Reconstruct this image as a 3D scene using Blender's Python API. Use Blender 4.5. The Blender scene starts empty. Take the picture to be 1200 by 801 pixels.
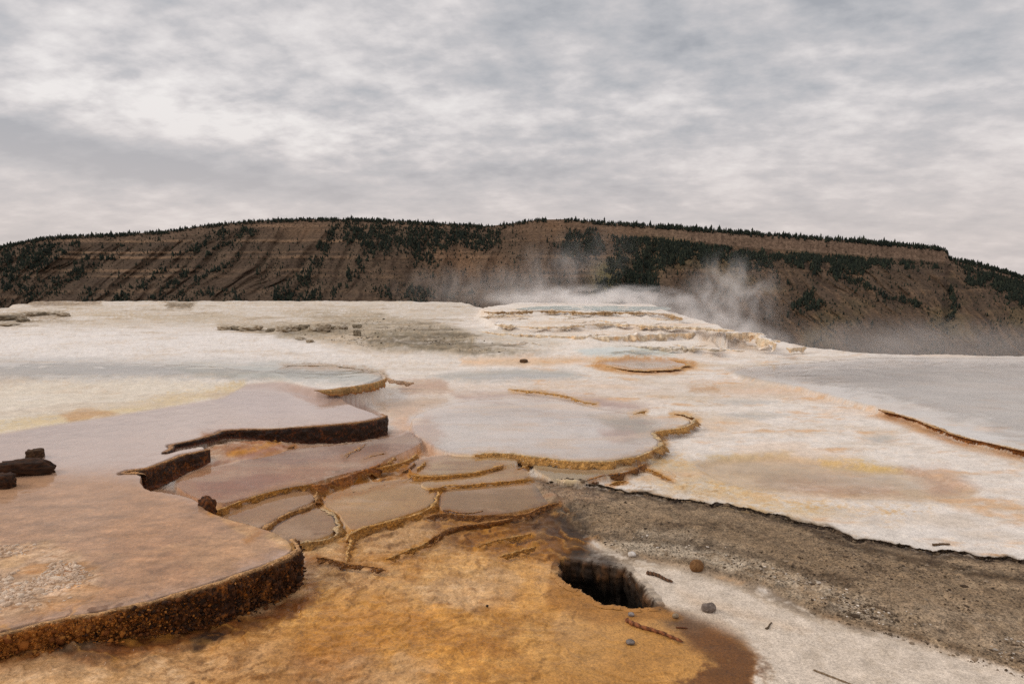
import bpy, math, random
import numpy as np

random.seed(7)
RNG = np.random.default_rng(11)
scene = bpy.context.scene
C = scene.collection

# ------------------------------------------------------------------ camera
EYE = 2.6                       # metres above the lower terrace floor
FPX = 800.0                     # focal length in photograph pixels (24 mm lens)
TANP = 75.5 / FPX               # eye level lies 75.5 px above the middle of the picture
PITCH = math.atan(TANP)
SP, CP = math.sin(PITCH), math.cos(PITCH)
cam_data = bpy.data.cameras.new('camera')
cam_data.lens = 24.0
cam_data.sensor_width = 36.0
cam_data.clip_start = 0.05
cam_data.clip_end = 20000.0
cam = bpy.data.objects.new('camera', cam_data)
C.objects.link(cam)
cam.location = (0, 0, EYE)
cam.rotation_euler = (math.pi / 2 - PITCH, 0, 0)
scene.camera = cam

# ------------------------------------------------------------------ render and exposure
scene.render.engine = 'CYCLES'
scene.view_settings.view_transform = 'Standard'
scene.view_settings.look = 'None'
scene.view_settings.gamma = 1.0
scene.view_settings.use_curve_mapping = False
scene.view_settings.exposure = 0.0
scene.cycles.use_denoising = False
scene.cycles.max_bounces = 8
scene.cycles.diffuse_bounces = 3
scene.cycles.glossy_bounces = 3
scene.cycles.transparent_max_bounces = 8
scene.cycles.volume_bounces = 6
scene.cycles.volume_step_rate = 1.0
scene.cycles.volume_max_steps = 128
scene.cycles.sample_clamp_indirect = 4.0

# ------------------------------------------------------------------ node helpers
def newmat(name):
    m = bpy.data.materials.new(name)
    m.use_nodes = True
    nt = m.node_tree
    nt.nodes.clear()
    return m, nt

class NB:
    """tiny node-tree builder"""
    def __init__(s, nt):
        s.nt = nt
    def n(s, kind, **kw):
        nd = s.nt.nodes.new(kind)
        for k, v in kw.items():
            setattr(nd, k, v)
        return nd
    def l(s, a, b):
        s.nt.links.new(a, b)
    def put(s, sock, v):
        if isinstance(v, bpy.types.NodeSocket):
            s.l(v, sock)
        else:
            sock.default_value = v
    def math(s, op, a, b=0.0, c=0.0, clamp=False):
        nd = s.n('ShaderNodeMath', operation=op, use_clamp=clamp)
        s.put(nd.inputs[0], a); s.put(nd.inputs[1], b); s.put(nd.inputs[2], c)
        return nd.outputs[0]
    def vmath(s, op, a, b=(0, 0, 0)):
        nd = s.n('ShaderNodeVectorMath', operation=op)
        s.put(nd.inputs[0], a); s.put(nd.inputs[1], b)
        return nd
    def mix(s, f, a, b, mode='MIX'):
        nd = s.n('ShaderNodeMix', data_type='RGBA', blend_type=mode)
        s.put(nd.inputs[0], f); s.put(nd.inputs[6], a); s.put(nd.inputs[7], b)
        return nd.outputs[2]
    def noise(s, vec, scale, detail=4, rough=0.55, dist=0.0):
        nd = s.n('ShaderNodeTexNoise')
        if vec is not None:
            s.l(vec, nd.inputs['Vector'])
        nd.inputs['Scale'].default_value = scale
        nd.inputs['Detail'].default_value = detail
        nd.inputs['Roughness'].default_value = rough
        nd.inputs['Distortion'].default_value = dist
        return nd.outputs['Fac']
    def ramp(s, f, stops):
        nd = s.n('ShaderNodeValToRGB')
        cr = nd.color_ramp
        while len(cr.elements) < len(stops):
            cr.elements.new(0.5)
        for e, (p, c) in zip(cr.elements, stops):
            e.position = p
            e.color = (c[0], c[1], c[2], 1) if len(c) == 3 else c
        s.put(nd.inputs[0], f)
        return nd.outputs[0]
    def mrange(s, v, a, b, c=0.0, d=1.0, smooth=True):
        nd = s.n('ShaderNodeMapRange')
        nd.interpolation_type = 'SMOOTHSTEP' if smooth else 'LINEAR'
        s.put(nd.inputs[0], v)
        for i, q in enumerate((a, b, c, d)):
            nd.inputs[i + 1].default_value = q
        return nd.outputs[0]

def S(r, g, b):
    """8-bit sRGB to linear"""
    def f(c):
        c /= 255.0
        return c / 12.92 if c <= 0.04045 else ((c + 0.055) / 1.055) ** 2.4
    return np.array([f(r), f(g), f(b)])

# ------------------------------------------------------------------ sky and sun
SUN_EL, SUN_AZ = math.radians(36), math.radians(-92)      # azimuth from +Y towards +X
world = bpy.data.worlds.new('World')
scene.world = world
world.use_nodes = True
wt = world.node_tree
wt.nodes.clear()
W = NB(wt)
sky = W.n('ShaderNodeTexSky', sky_type='NISHITA')
sky.sun_disc = False
sky.sun_elevation = SUN_EL
sky.sun_rotation = SUN_AZ
sky.air_density = 1.0
sky.dust_density = 2.0
bg_sky = W.n('ShaderNodeBackground')
W.l(sky.outputs[0], bg_sky.inputs[0])
bg_sky.inputs[1].default_value = 0.10
tc = W.n('ShaderNodeTexCoord')
sep = W.n('ShaderNodeSeparateXYZ')
W.l(tc.outputs['Generated'], sep.inputs[0])
dz = W.math('MAXIMUM', sep.outputs[2], 0.0)
den = W.math('ADD', dz, 0.27)
cmb = W.n('ShaderNodeCombineXYZ')                          # the cloud deck as a plane overhead
W.l(W.math('DIVIDE', sep.outputs[0], den), cmb.inputs[0])
W.l(W.math('DIVIDE', sep.outputs[1], den), cmb.inputs[1])
deck = W.n('ShaderNodeMapping')
deck.inputs['Location'].default_value = (3.1, 0.4, 0.0)
deck.inputs['Rotation'].default_value = (0, 0, math.radians(14))
deck.inputs['Scale'].default_value = (0.85, 1.0, 1.0)
W.l(cmb.outputs[0], deck.inputs[0])
big = W.noise(deck.outputs[0], 0.9, 3, 0.5, 0.4)
mid = W.noise(deck.outputs[0], 4.6, 8, 0.57, 0.0)
fine = W.noise(deck.outputs[0], 13.0, 7, 0.56, 0.0)
v = W.math('ADD', W.math('MULTIPLY', big, 0.48), W.math('ADD', W.math('MULTIPLY', mid, 0.62), W.math('MULTIPLY', fine, 0.34)))
# two cloud features of the photograph, given as directions: the bright gap and the dark bank low in the west
def lobe(az, el, wa, we, tilt=0.0):
    """soft patch of the cloud deck round a direction (degrees)"""
    a = W.math('SUBTRACT', W.math('ARCTAN2', sep.outputs[0], sep.outputs[1]), math.radians(az))
    e = W.math('SUBTRACT', W.math('ARCSINE', sep.outputs[2]), math.radians(el))
    ct, st = math.cos(math.radians(tilt)), math.sin(math.radians(tilt))
    u = W.math('ADD', W.math('MULTIPLY', a, ct / math.radians(wa)), W.math('MULTIPLY', e, st / math.radians(wa)))
    w_ = W.math('SUBTRACT', W.math('MULTIPLY', e, ct / math.radians(we)), W.math('MULTIPLY', a, st / math.radians(we)))
    q = W.math('ADD', W.math('MULTIPLY', u, u), W.math('MULTIPLY', w_, w_))
    return W.math('EXPONENT', W.math('MULTIPLY', q, -1.0))
mod = W.math('ADD', mid, W.math('MULTIPLY', fine, 0.7))
gap = W.math('MULTIPLY', lobe(-24, 11.6, 14, 2.2, -4), mod)
bank = W.math('MULTIPLY', lobe(-28, 8.2, 15, 1.5, -5), mod)
v = W.math('ADD', W.math('SUBTRACT', v, 0.19), W.math('MULTIPLY', gap, 0.24))
v = W.math('SUBTRACT', v, W.math('MULTIPLY', bank, 0.28))
cloud = W.ramp(v, [(0.36, S(169, 171, 176)), (0.46, S(188, 188, 191)), (0.54, S(203, 200, 201)),
                   (0.62, S(222, 217, 216)), (0.74, S(243, 238, 235))])
low = W.mrange(sep.outputs[2], 0.03, 0.26, 0.0, 1.0)
cloud = W.mix(W.math('MULTIPLY', W.math('SUBTRACT', 1.0, low), 0.55), cloud, (*S(221, 206, 200), 1))
# an overcast deck is brighter overhead than at the horizon
lift = W.mrange(sep.outputs[2], 0.30, 0.95, 1.0, 1.5)
lf = W.n('ShaderNodeCombineXYZ')
for i in range(3):
    W.l(lift, lf.inputs[i])
cloud = W.mix(1.0, cloud, lf.outputs[0], 'MULTIPLY')
bg_cloud = W.n('ShaderNodeBackground')
W.l(cloud, bg_cloud.inputs[0])
bg_cloud.inputs[1].default_value = 1.0
mixw = W.n('ShaderNodeMixShader')
mixw.inputs[0].default_value = 0.93
W.l(bg_sky.outputs[0], mixw.inputs[1])
W.l(bg_cloud.outputs[0], mixw.inputs[2])
wo = W.n('ShaderNodeOutputWorld')
W.l(mixw.outputs[0], wo.inputs[0])

sun_data = bpy.data.lights.new('sun', 'SUN')
sun_data.energy = 1.3
sun_data.angle = math.radians(20)
sun_data.color = (1.0, 0.91, 0.80)
sun = bpy.data.objects.new('sun', sun_data)
C.objects.link(sun)
sun.rotation_euler = (math.pi / 2 - SUN_EL, 0, math.pi - SUN_AZ)
sun.location = (-40, 30, 60)

# ------------------------------------------------------------------ numeric helpers
def sstep(a, b, x):
    t = np.clip((x - a) / (b - a), 0, 1)
    return t * t * (3 - 2 * t)

_perm = np.random.default_rng(5).permutation(512)
_perm = np.concatenate([_perm, _perm, _perm])
_ang = np.random.default_rng(6).uniform(0, 2 * np.pi, 512)
_gx, _gy = np.cos(_ang), np.sin(_ang)
def perlin(x, y):
    xi, yi = np.floor(x).astype(np.int64), np.floor(y).astype(np.int64)
    xf, yf = x - xi, y - yi
    u = xf * xf * xf * (xf * (xf * 6 - 15) + 10)
    w = yf * yf * yf * (yf * (yf * 6 - 15) + 10)
    def g(ix, iy, dx, dy):
        h = _perm[_perm[ix & 511] + (iy & 511)]
        return _gx[h] * dx + _gy[h] * dy
    a = g(xi, yi, xf, yf); b = g(xi + 1, yi, xf - 1, yf)
    c = g(xi, yi + 1, xf, yf - 1); d = g(xi + 1, yi + 1, xf - 1, yf - 1)
    return 1.5 * ((a + u * (b - a)) * (1 - w) + (c + u * (d - c)) * w)
def fbm(x, y, f, octv=4, gain=0.5, seed=0.0):
    o, amp, tot = np.zeros_like(x, dtype=float), 1.0, 0.0
    for i in range(octv):
        o += amp * perlin(x * f + seed * 17.3 + i * 31.7, y * f - seed * 9.1 + i * 12.9)
        tot += amp; amp *= gain; f *= 2.03
    return o / tot

def sdf(px, py, poly):
    """signed distance to a closed polygon, negative inside"""
    poly = np.asarray(poly, float)
    d2 = np.full(px.shape, 1e18)
    ins = np.zeros(px.shape, bool)
    n = len(poly)
    for i in range(n):
        ax, ay = poly[i]; bx, by = poly[(i + 1) % n]
        ex, ey = bx - ax, by - ay
        wx, wy = px - ax, py - ay
        t = np.clip((wx * ex + wy * ey) / (ex * ex + ey * ey + 1e-12), 0, 1)
        d2 = np.minimum(d2, (wx - ex * t) ** 2 + (wy - ey * t) ** 2)
        if ey != 0:
            c = ((ay > py) != (by > py)) & (px < ex * (py - ay) / ey + ax)
            ins ^= c
    d = np.sqrt(d2)
    return np.where(ins, -d, d)
def pdist(px, py, line):
    """distance to an open polyline"""
    d2 = np.full(px.shape, 1e18)
    line = np.asarray(line, float)
    for (ax, ay), (bx, by) in zip(line[:-1], line[1:]):
        ex, ey = bx - ax, by - ay
        t = np.clip(((px - ax) * ex + (py - ay) * ey) / (ex * ex + ey * ey + 1e-12), 0, 1)
        d2 = np.minimum(d2, (px - ax - ex * t) ** 2 + (py - ay - ey * t) ** 2)
    return np.sqrt(d2)

def ray(px, py):
    u, w = (px - 600.0) / FPX, (400.5 - py) / FPX
    return np.array([u, CP + w * SP, -SP + w * CP])
def at(px, py, z=0.0):
    """photograph pixel to the point where its sight line meets the level z"""
    d = ray(px, py)
    t = (z - EYE) / d[2]
    return np.array([d[0] * t, d[1] * t])
def far(px, dist):
    """plan position at a given depth in the direction of a pixel column"""
    return np.array([(px - 600.0) / FPX * dist, dist])
def poly_at(pts, z):
    return np.array([at(x, y, z) for x, y in pts])
def to_px(x, y, z):
    dp = y * CP - (z - EYE) * SP
    up = y * SP + (z - EYE) * CP
    dp = np.maximum(dp, 0.05)
    return 600 + FPX * x / dp, 400.5 - FPX * up / dp

def smooth_line(pts, closed=False, k=2):
    """Chaikin corner cutting"""
    p = np.asarray(pts, float)
    for _ in range(k):
        if closed:
            q = np.roll(p, -1, 0)
            p = np.stack([0.75 * p + 0.25 * q, 0.25 * p + 0.75 * q], 1).reshape(-1, 2)
        else:
            a, b = p[:-1], p[1:]
            m = np.stack([0.75 * a + 0.25 * b, 0.25 * a + 0.75 * b], 1).reshape(-1, 2)
            p = np.concatenate([p[:1], m[1:-1], p[-1:]])
    return p
def resample(p, step):
    seg = np.hypot(*(p[1:] - p[:-1]).T)
    s = np.concatenate([[0], np.cumsum(seg)])
    n = max(6, int(s[-1] / step))
    t = np.linspace(0, s[-1], n)
    return np.stack([np.interp(t, s, p[:, 0]), np.interp(t, s, p[:, 1])], 1), t

# ------------------------------------------------------------------ mesh helpers
def mesh_from(name, verts, faces, mat=None, col=None, wet=None, smooth=True, grit=None, cover=None):
    me = bpy.data.meshes.new(name)
    v = np.asarray(verts, np.float32)
    f = np.asarray(faces, np.int32)
    nf, k = f.shape
    me.vertices.add(len(v)); me.vertices.foreach_set('co', v.ravel())
    me.loops.add(nf * k); me.loops.foreach_set('vertex_index', f.ravel())
    me.polygons.add(nf)
    me.polygons.foreach_set('loop_start', np.arange(0, nf * k, k, dtype=np.int32))
    me.polygons.foreach_set('loop_total', np.full(nf, k, np.int32))
    me.update(calc_edges=True)
    me.polygons.foreach_set('use_smooth', np.full(nf, smooth, bool))
    if col is not None:
        a = me.attributes.new('Col', 'FLOAT_COLOR', 'POINT')
        c = np.ones((len(v), 4), np.float32); c[:, :3] = np.clip(col, 0.003, 0.9)
        a.data.foreach_set('color', c.ravel())
    if wet is not None:
        a = me.attributes.new('wet', 'FLOAT', 'POINT')
        a.data.foreach_set('value', np.clip(wet, 0, 1).astype(np.float32))
    for nm, arr in (('grit', grit), ('cover', cover)):
        if arr is not None:
            a = me.attributes.new(nm, 'FLOAT', 'POINT')
            a.data.foreach_set('value', np.clip(arr, 0, 1).astype(np.float32))
    if mat:
        me.materials.append(mat)
    me.update()
    return me
def link(name, me, parent=None, label=None, cat=None, kind=None, group=None):
    o = bpy.data.objects.new(name, me)
    C.objects.link(o)
    if parent is not None:
        o.parent = parent
    if label: o['label'] = label
    if cat: o['category'] = cat
    if kind: o['kind'] = kind
    if group: o['group'] = group
    return o
def grid_faces(nr, nc):
    i = np.arange(nr - 1)[:, None] * nc + np.arange(nc - 1)[None, :]
    return np.stack([i, i + 1, i + nc + 1, i + nc], -1).reshape(-1, 4)

# ------------------------------------------------------------------ materials
def mineral_material(name, grain=1.0, bump=0.35, ripple=0.0):
    """mineral crust: colour and wetness come with the mesh, the nodes add grain and relief"""
    m, nt = newmat(name)
    b = NB(nt)
    out = b.n('ShaderNodeOutputMaterial')
    p = b.n('ShaderNodeBsdfPrincipled')
    b.l(p.outputs[0], out.inputs[0])
    at_c = b.n('ShaderNodeAttribute', attribute_name='Col')
    at_w = b.n('ShaderNodeAttribute', attribute_name='wet')
    tcn = b.n('ShaderNodeTexCoord')
    pos = tcn.outputs['Object']
    n1 = b.noise(pos, 3.0, 8, 0.6)
    n2 = b.noise(pos, 28.0, 6, 0.65)
    n3 = b.noise(pos, 120.0, 3, 0.6)
    at_g = b.n('ShaderNodeAttribute', attribute_name='grit')
    g = at_g.outputs['Fac']
    n4 = b.noise(pos, 55.0, 5, 0.75)
    n5 = b.noise(pos, 9.0, 7, 0.7, 0.4)
    f = b.math('ADD', b.math('MULTIPLY', n1, 0.36 * grain), b.math('ADD', b.math('MULTIPLY', n2, 0.40 * grain), b.math('MULTIPLY', n3, 0.30 * grain)))
    f = b.math('ADD', f, 1.0 - 0.53 * grain)
    spk = b.math('ADD', b.mrange(n4, 0.36, 0.64, -0.70, 0.62, False), b.mrange(n5, 0.32, 0.68, -0.46, 0.40, False))
    f = b.math('MULTIPLY', f, b.math('MAXIMUM', b.math('ADD', b.math('MULTIPLY', spk, g), 1.0), 0.15))
    cc = b.n('ShaderNodeCombineXYZ')
    for i in range(3):
        b.l(f, cc.inputs[i])
    colr = b.mix(1.0, at_c.outputs['Color'], cc.outputs[0], 'MULTIPLY')
    b.l(colr, p.inputs['Base Color'])
    w = at_w.outputs['Fac']
    b.l(b.math('SUBTRACT', 0.85, b.math('MULTIPLY', w, 0.45)), p.inputs['Roughness'])
    p.inputs['Specular IOR Level'].default_value = 0.25
    bm = b.n('ShaderNodeBump')
    dry = b.math('SUBTRACT', 1.0, b.math('MULTIPLY', w, 0.75))
    h = b.math('ADD', b.math('MULTIPLY', n2, 0.6), b.math('MULTIPLY', n3, 0.35))
    h = b.math('ADD', h, b.math('MULTIPLY', b.math('ADD', n4, n5), b.math('MULTIPLY', g, 1.8)))
    b.l(b.math('MULTIPLY', h, dry), bm.inputs['Height'])
    bm.inputs['Strength'].default_value = bump
    bm.inputs['Distance'].default_value = 0.03
    b.l(bm.outputs[0], p.inputs['Normal'])
    # film of running water
    b.l(b.math('MULTIPLY', w, 1.0), p.inputs['Coat Weight'])
    p.inputs['Coat IOR'].default_value = 1.33
    p.inputs['Coat Roughness'].default_value = 0.06
    mp = b.n('ShaderNodeMapping')
    mp.inputs['Scale'].default_value = (1.0, 1.6, 1.0)
    b.l(pos, mp.inputs[0])
    r1 = b.noise(mp.outputs[0], 16.0, 3, 0.5, 0.6)
    bm2 = b.n('ShaderNodeBump')
    bm2.inputs['Strength'].default_value = 0.05
    bm2.inputs['Distance'].default_value = 0.02
    b.l(r1, bm2.inputs['Height'])
    b.l(bm2.outputs[0], p.inputs['Coat Normal'])
    return m
MAT_GROUND = mineral_material('travertine_ground', 1.2, 0.55)
MAT_CRUST = mineral_material('algae_crust', 1.5, 0.8)
MAT_ROCK = mineral_material('rough_rock', 1.3, 0.7)

def water_material(name, col, milk, rough=0.04, ripple=0.03, tint=(1, 1, 1), refl=0.8):
    m, nt = newmat(name)
    b = NB(nt)
    out = b.n('ShaderNodeOutputMaterial')
    tcn = b.n('ShaderNodeTexCoord')
    mp = b.n('ShaderNodeMapping')
    mp.inputs['Scale'].default_value = (1.0, 1.5, 1.0)
    b.l(tcn.outputs['Object'], mp.inputs[0])
    bm = b.n('ShaderNodeBump')
    bm.inputs['Strength'].default_value = ripple
    bm.inputs['Distance'].default_value = 0.02
    b.l(b.noise(mp.outputs[0], 9.0, 4, 0.5, 0.4), bm.inputs['Height'])
    fr = b.n('ShaderNodeFresnel')
    fr.inputs['IOR'].default_value = 1.33
    b.l(bm.outputs[0], fr.inputs['Normal'])
    gl = b.n('ShaderNodeBsdfGlossy')
    gl.inputs['Roughness'].default_value = rough
    b.l(bm.outputs[0], gl.inputs['Normal'])
    tr = b.n('ShaderNodeBsdfTransparent')
    tr.inputs[0].default_value = (*tint, 1)
    df = b.n('ShaderNodeBsdfDiffuse')
    nn = b.noise(tcn.outputs['Object'], 0.9, 5, 0.6, 0.5)
    cw = b.mix(b.mrange(nn, 0.3, 0.7), (*(col * 0.86), 1), (*np.minimum(col * 1.08, 0.85), 1))
    b.l(cw, df.inputs[0])
    m1 = b.n('ShaderNodeMixShader')
    b.l(b.mrange(nn, 0.25, 0.75, max(0, milk - 0.12), min(1, milk + 0.12)), m1.inputs[0])
    b.l(tr.outputs[0], m1.inputs[1]); b.l(df.outputs[0], m1.inputs[2])
    m2 = b.n('ShaderNodeMixShader')
    b.l(b.math('MULTIPLY', fr.outputs[0], refl), m2.inputs[0])
    b.l(m1.outputs[0], m2.inputs[1]); b.l(gl.outputs[0], m2.inputs[2])
    cv = b.n('ShaderNodeAttribute', attribute_name='cover')      # the sheet thins out along its shore
    clear = b.n('ShaderNodeBsdfTransparent')
    m3 = b.n('ShaderNodeMixShader')
    b.l(cv.outputs['Fac'], m3.inputs[0])
    b.l(clear.outputs[0], m3.inputs[1]); b.l(m2.outputs[0], m3.inputs[2])
    b.l(m3.outputs[0], out.inputs[0])
    return m

# ------------------------------------------------------------------ the lie of the terrace (all outlines traced on the photograph, set on the ground)
Z1 = 0.30          # top of the broad wet shelf
Z2 = 0.46          # grey pond behind it
SHELF = [(-420, 840), (-60, 758), (0, 744), (40, 733), (75, 726), (110, 721), (150, 713), (190, 703), (230, 691), (270, 678), (305, 666),
         (335, 655), (348, 646), (351, 640), (345, 631), (328, 621), (300, 612), (282, 608), (270, 604), (258, 600), (248, 595),
         (242, 588), (232, 582), (215, 577), (195, 574), (183, 573), (176, 570), (171, 563), (172, 556), (165, 553.5), (143, 554), (150, 551.5),
         (172, 549.5), (197, 540), (213, 533), (230, 530), (246, 526), (243, 521), (225, 523), (207, 526), (195, 530), (205, 524.5),
         (200, 521.5), (225, 516.5), (256, 508), (260, 504.5), (288, 503), (320, 503), (345, 501), (370, 499), (400, 497), (430, 493.5),
         (449, 489), (454, 487), (448, 485), (440, 481), (425, 476), (412, 470), (405, 464), (400, 458), (300, 440), (-100, 440), (-500, 470)]
SHELF_W = poly_at(SHELF, Z1)
POND = [(368, 457), (385, 457), (400, 455), (420, 452), (440, 448), (452, 443), (455, 439), (450, 435), (430, 431), (380, 424), (300, 415), (0, 408), (-600, 405),
        (-600, 460), (-100, 456), (0, 452), (200, 449), (300, 449), (345, 452)]
POND_W = poly_at(POND, Z2)
HOLE = [(653, 668), (656, 661), (666, 657), (690, 658), (712, 662), (735, 668), (752, 682), (762, 697), (772, 711), (764, 714), (750, 714.5),
        (725, 713.5), (702, 711), (690, 701), (675, 692), (660, 685), (654, 676)]
HOLE_W = smooth_line(poly_at(HOLE, -0.02), True, 3)
_hc = HOLE_W.mean(0)
_hn = (HOLE_W - _hc) / np.hypot(*(HOLE_W - _hc).T)[:, None]
HOLE_W = HOLE_W + _hn * (0.085 * fbm(HOLE_W[:, 0], HOLE_W[:, 1], 6.5, 5, 0.7, 8.0))[:, None]
BANK = [(618, 559), (640, 562), (670, 568), (710, 573), (760, 578), (800, 584), (850, 592), (890, 599), (920, 606), (960, 617), (1000, 629), (1050, 638),
        (1100, 645), (1150, 650), (1200, 655), (1320, 664), (1320, 830), (1200, 790), (1130, 768), (1050, 742), (960, 718), (900, 690), (840, 672), (770, 655), (710, 640),
        (680, 622), (650, 602), (638, 588)]
_e = np.array(BANK[:16], float)
_e, _ = resample(_e, 5.0)
_e[:, 1] += 3.6 * fbm(_e[:, 0], _e[:, 0] * 0, 1 / 30.0, 4, 0.65, 14.0) * sstep(610, 680, _e[:, 0]) * 2 + 0.9 * fbm(_e[:, 0], _e[:, 0] * 0 + 3, 1 / 7.0, 2, 0.6, 15.0)
BANK_EDGE = [(float(a), float(b_)) for a, b_ in _e]
BANK = BANK_EDGE + BANK[16:]
BANK_W = poly_at(BANK, 0.03)
PLATEAU = [far(-2200, 55), far(-600, 58), far(0, 46), far(22, 46), far(25, 53), far(42, 53), far(44, 58), far(300, 59), far(535, 57), far(552, 49), far(562, 46),
           far(580, 45), far(640, 45), far(780, 43), far(830, 36), far(880, 30), far(945, 25.5), far(1000, 23.6), far(1100, 22.7),
           far(1200, 22.4), far(1700, 22), far(4500, 18), np.array([90, -60]), np.array([-150, -60])]

# cells of the terraced pools: outline, level
CELLS = {
    'pink':   (0.13, [(205, 573), (250, 593), (300, 581), (335, 572), (363, 568), (372, 565), (400, 556), (445, 546), (452, 538), (480, 528), (500, 515), (480, 502),
                      (462, 512), (430, 516), (390, 520), (345, 524), (300, 535), (262, 544), (225, 552), (205, 562)]),
    'cup':    (0.07, [(252, 603), (300, 584), (340, 574), (360, 572), (373, 580), (368, 588), (345, 596), (322, 609), (305, 619), (290, 628), (270, 618)]),
    'small':  (0.05, [(310, 628), (322, 614), (345, 603), (368, 594), (385, 597), (395, 606), (397, 618), (386, 628), (360, 635), (330, 637)]),
    'tan':    (0.06, [(375, 592), (385, 576), (420, 566), (470, 561), (500, 557), (505, 568), (514, 577), (509, 591), (480, 603), (440, 613), (413, 624), (400, 610), (395, 600)]),
    'strip':  (0.11, [(474, 545), (500, 533), (560, 530), (600, 533), (612, 540), (592, 546), (560, 553), (520, 556), (486, 557)]),
    'lens':   (0.08, [(490, 568), (500, 560), (560, 556), (600, 546), (618, 548), (622, 561), (590, 565), (545, 569), (503, 573)]),
    'brown':  (0.05, [(515, 577), (530, 571), (580, 568), (625, 563), (645, 575), (660, 585), (640, 592), (600, 601), (560, 605), (525, 601), (513, 597)]),
    'milky':  (0.15, [(560, 532), (600, 532), (620, 535), (650, 538), (690, 541), (730, 538), (762, 530), (775, 520), (772, 512), (765, 506), (775, 504), (800, 501),
                      (815, 493), (805, 486), (780, 484), (750, 485), (700, 477), (660, 468), (600, 464), (540, 468), (500, 478), (478, 488), (480, 505), (500, 520), (525, 531)]),
    'beige':  (0.07, [(622, 541), (660, 545), (700, 546), (740, 544), (752, 547), (735, 554), (700, 561), (682, 568), (660, 567), (640, 558), (625, 550)]),
}

# fluted tiers of the steaming mound: (top level, front line in pixels, back row distance)
TIERS = [
    (0.26, [(575, 399), (600, 400), (640, 401), (672, 402), (700, 404), (722, 404), (750, 406), (790, 407), (815, 408), (850, 409)], 0.13),
    (0.50, [(565, 388), (590, 391), (615, 392), (650, 393), (690, 395), (720, 394), (760, 392), (806, 390), (836, 389), (860, 390), (885, 391), (897, 396), (908, 403)], 0.22),
    (0.72, [(580, 380), (605, 382), (640, 383), (668, 382), (700, 379), (740, 380), (765, 382), (800, 383), (830, 384), (858, 387)], 0.10),
    (0.95, [(568, 365), (590, 366), (620, 364), (650, 363.5), (668, 365), (700, 366), (735, 365), (775, 366.5), (790, 369), (800, 373)], 0.14),
]
def tier_poly(zt, front):
    f = poly_at(front, zt)
    a = f[0] * 1.02; b_ = f[-1] * 1.02
    back = [f[-1] * np.array([1.0, 1.0]) + np.array([0.6, 3.0]), far(770, 46), far(600, 47), f[0] + np.array([-0.8, 3.5])]
    return np.concatenate([f, np.array(back)])
TIER_W = [(zt, tier_poly(zt, fr), h) for zt, fr, h in TIERS]

RPOOL = [(850, 433), (880, 427), (950, 423), (1010, 418), (1100, 418.2), (1450, 418.5), (1500, 620), (1260, 543), (1200, 527), (1150, 517), (1120, 509), (1095, 499),
         (1060, 487), (1030, 479), (1000, 471), (960, 461), (930, 453), (890, 446), (862, 439)]
RPOOL_W = poly_at(RPOOL, 0.10)
BASINS = {   # shallow pools sunk into the ground: (water level, depth, outline)
    'tan_pool': (-0.005, 0.05, [(812, 541), (850, 534), (920, 532), (985, 540), (1060, 548), (1110, 556), (1150, 574), (1140, 584), (1080, 587), (1000, 585), (940, 579), (880, 575), (840, 563), (815, 552)]),
    'grey_pond': (0.05, 0.06, [(500, 441), (530, 437), (600, 433), (660, 433), (690, 440), (650, 444), (560, 446)]),
    'orange_pool': (0.06, 0.05, [(703, 425), (740, 420), (780, 421), (808, 426), (788, 432), (740, 433)]),
    'far_puddle': (-0.004, 0.03, [(832, 470), (870, 467), (912, 471), (880, 474.5)]),
    'near_puddle': (-0.004, 0.03, [(845, 484), (890, 482), (925, 487), (880, 491)]),
    'right_puddle': (-0.004, 0.03, [(1010, 512), (1040, 509), (1062, 515), (1035, 520)]),
}

# bands of little stepped dams (outlines in the photograph, on the ground)
FLOWS = [(1.0, [(362, 566), (400, 556), (446, 546), (500, 530), (505, 552), (470, 562), (430, 566), (390, 584), (366, 590)]),
         (1.0, [(495, 604), (560, 606), (640, 594), (672, 588), (692, 612), (690, 640), (655, 660), (600, 650), (540, 645), (470, 640), (430, 640), (420, 626)]),
         (0.8, [(240, 512), (262, 506), (330, 505), (400, 508), (462, 508), (470, 518), (430, 528), (395, 522), (340, 524), (290, 536), (240, 540), (222, 545)]),
         (1.0, [(-60, 772), (0, 764), (120, 748), (240, 722), (350, 694), (390, 660), (420, 660), (400, 700), (330, 740), (250, 772), (120, 800), (-60, 815)]),
         (0.8, [(690, 560), (760, 544), (800, 546), (846, 566), (830, 580), (760, 576), (700, 570)]),
         (0.5, [(350, 640), (420, 626), (520, 640), (560, 660), (520, 690), (420, 700), (370, 690)])]
FLOWS.append((0.42, [(370, 650), (470, 640), (580, 650), (650, 695), (720, 735), (800, 770), (790, 840), (260, 840), (320, 745)]))
FLOWS_W = [(a, poly_at(p, 0.04)) for a, p in FLOWS]
def dams(x, y):
    """phase of the stepped dams: level number and place within a step, and how strongly they show"""
    phi = 9.0 * np.log(np.clip(y, 2.0, 30.0)) * 2.0 + 0.9 * x + 2.6 * fbm(x, y, 0.8, 3, 0.5, 51.0) + 1.1 * fbm(x, y, 3.0, 3, 0.55, 52.0)
    amp = np.zeros_like(x)
    for a, poly in FLOWS_W:
        lo, hi = poly.min(0) - 0.6, poly.max(0) + 0.6
        m = (x > lo[0]) & (x < hi[0]) & (y > lo[1]) & (y < hi[1])
        if m.any():
            d = sdf(x[m], y[m], poly)
            amp[m] = np.maximum(amp[m], a * sstep(0.15, -0.15, d + 0.25 * fbm(x[m], y[m], 2.0, 3, 0.5, 53.0)))
    lev = np.floor(phi)
    return phi, phi - lev, amp

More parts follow.
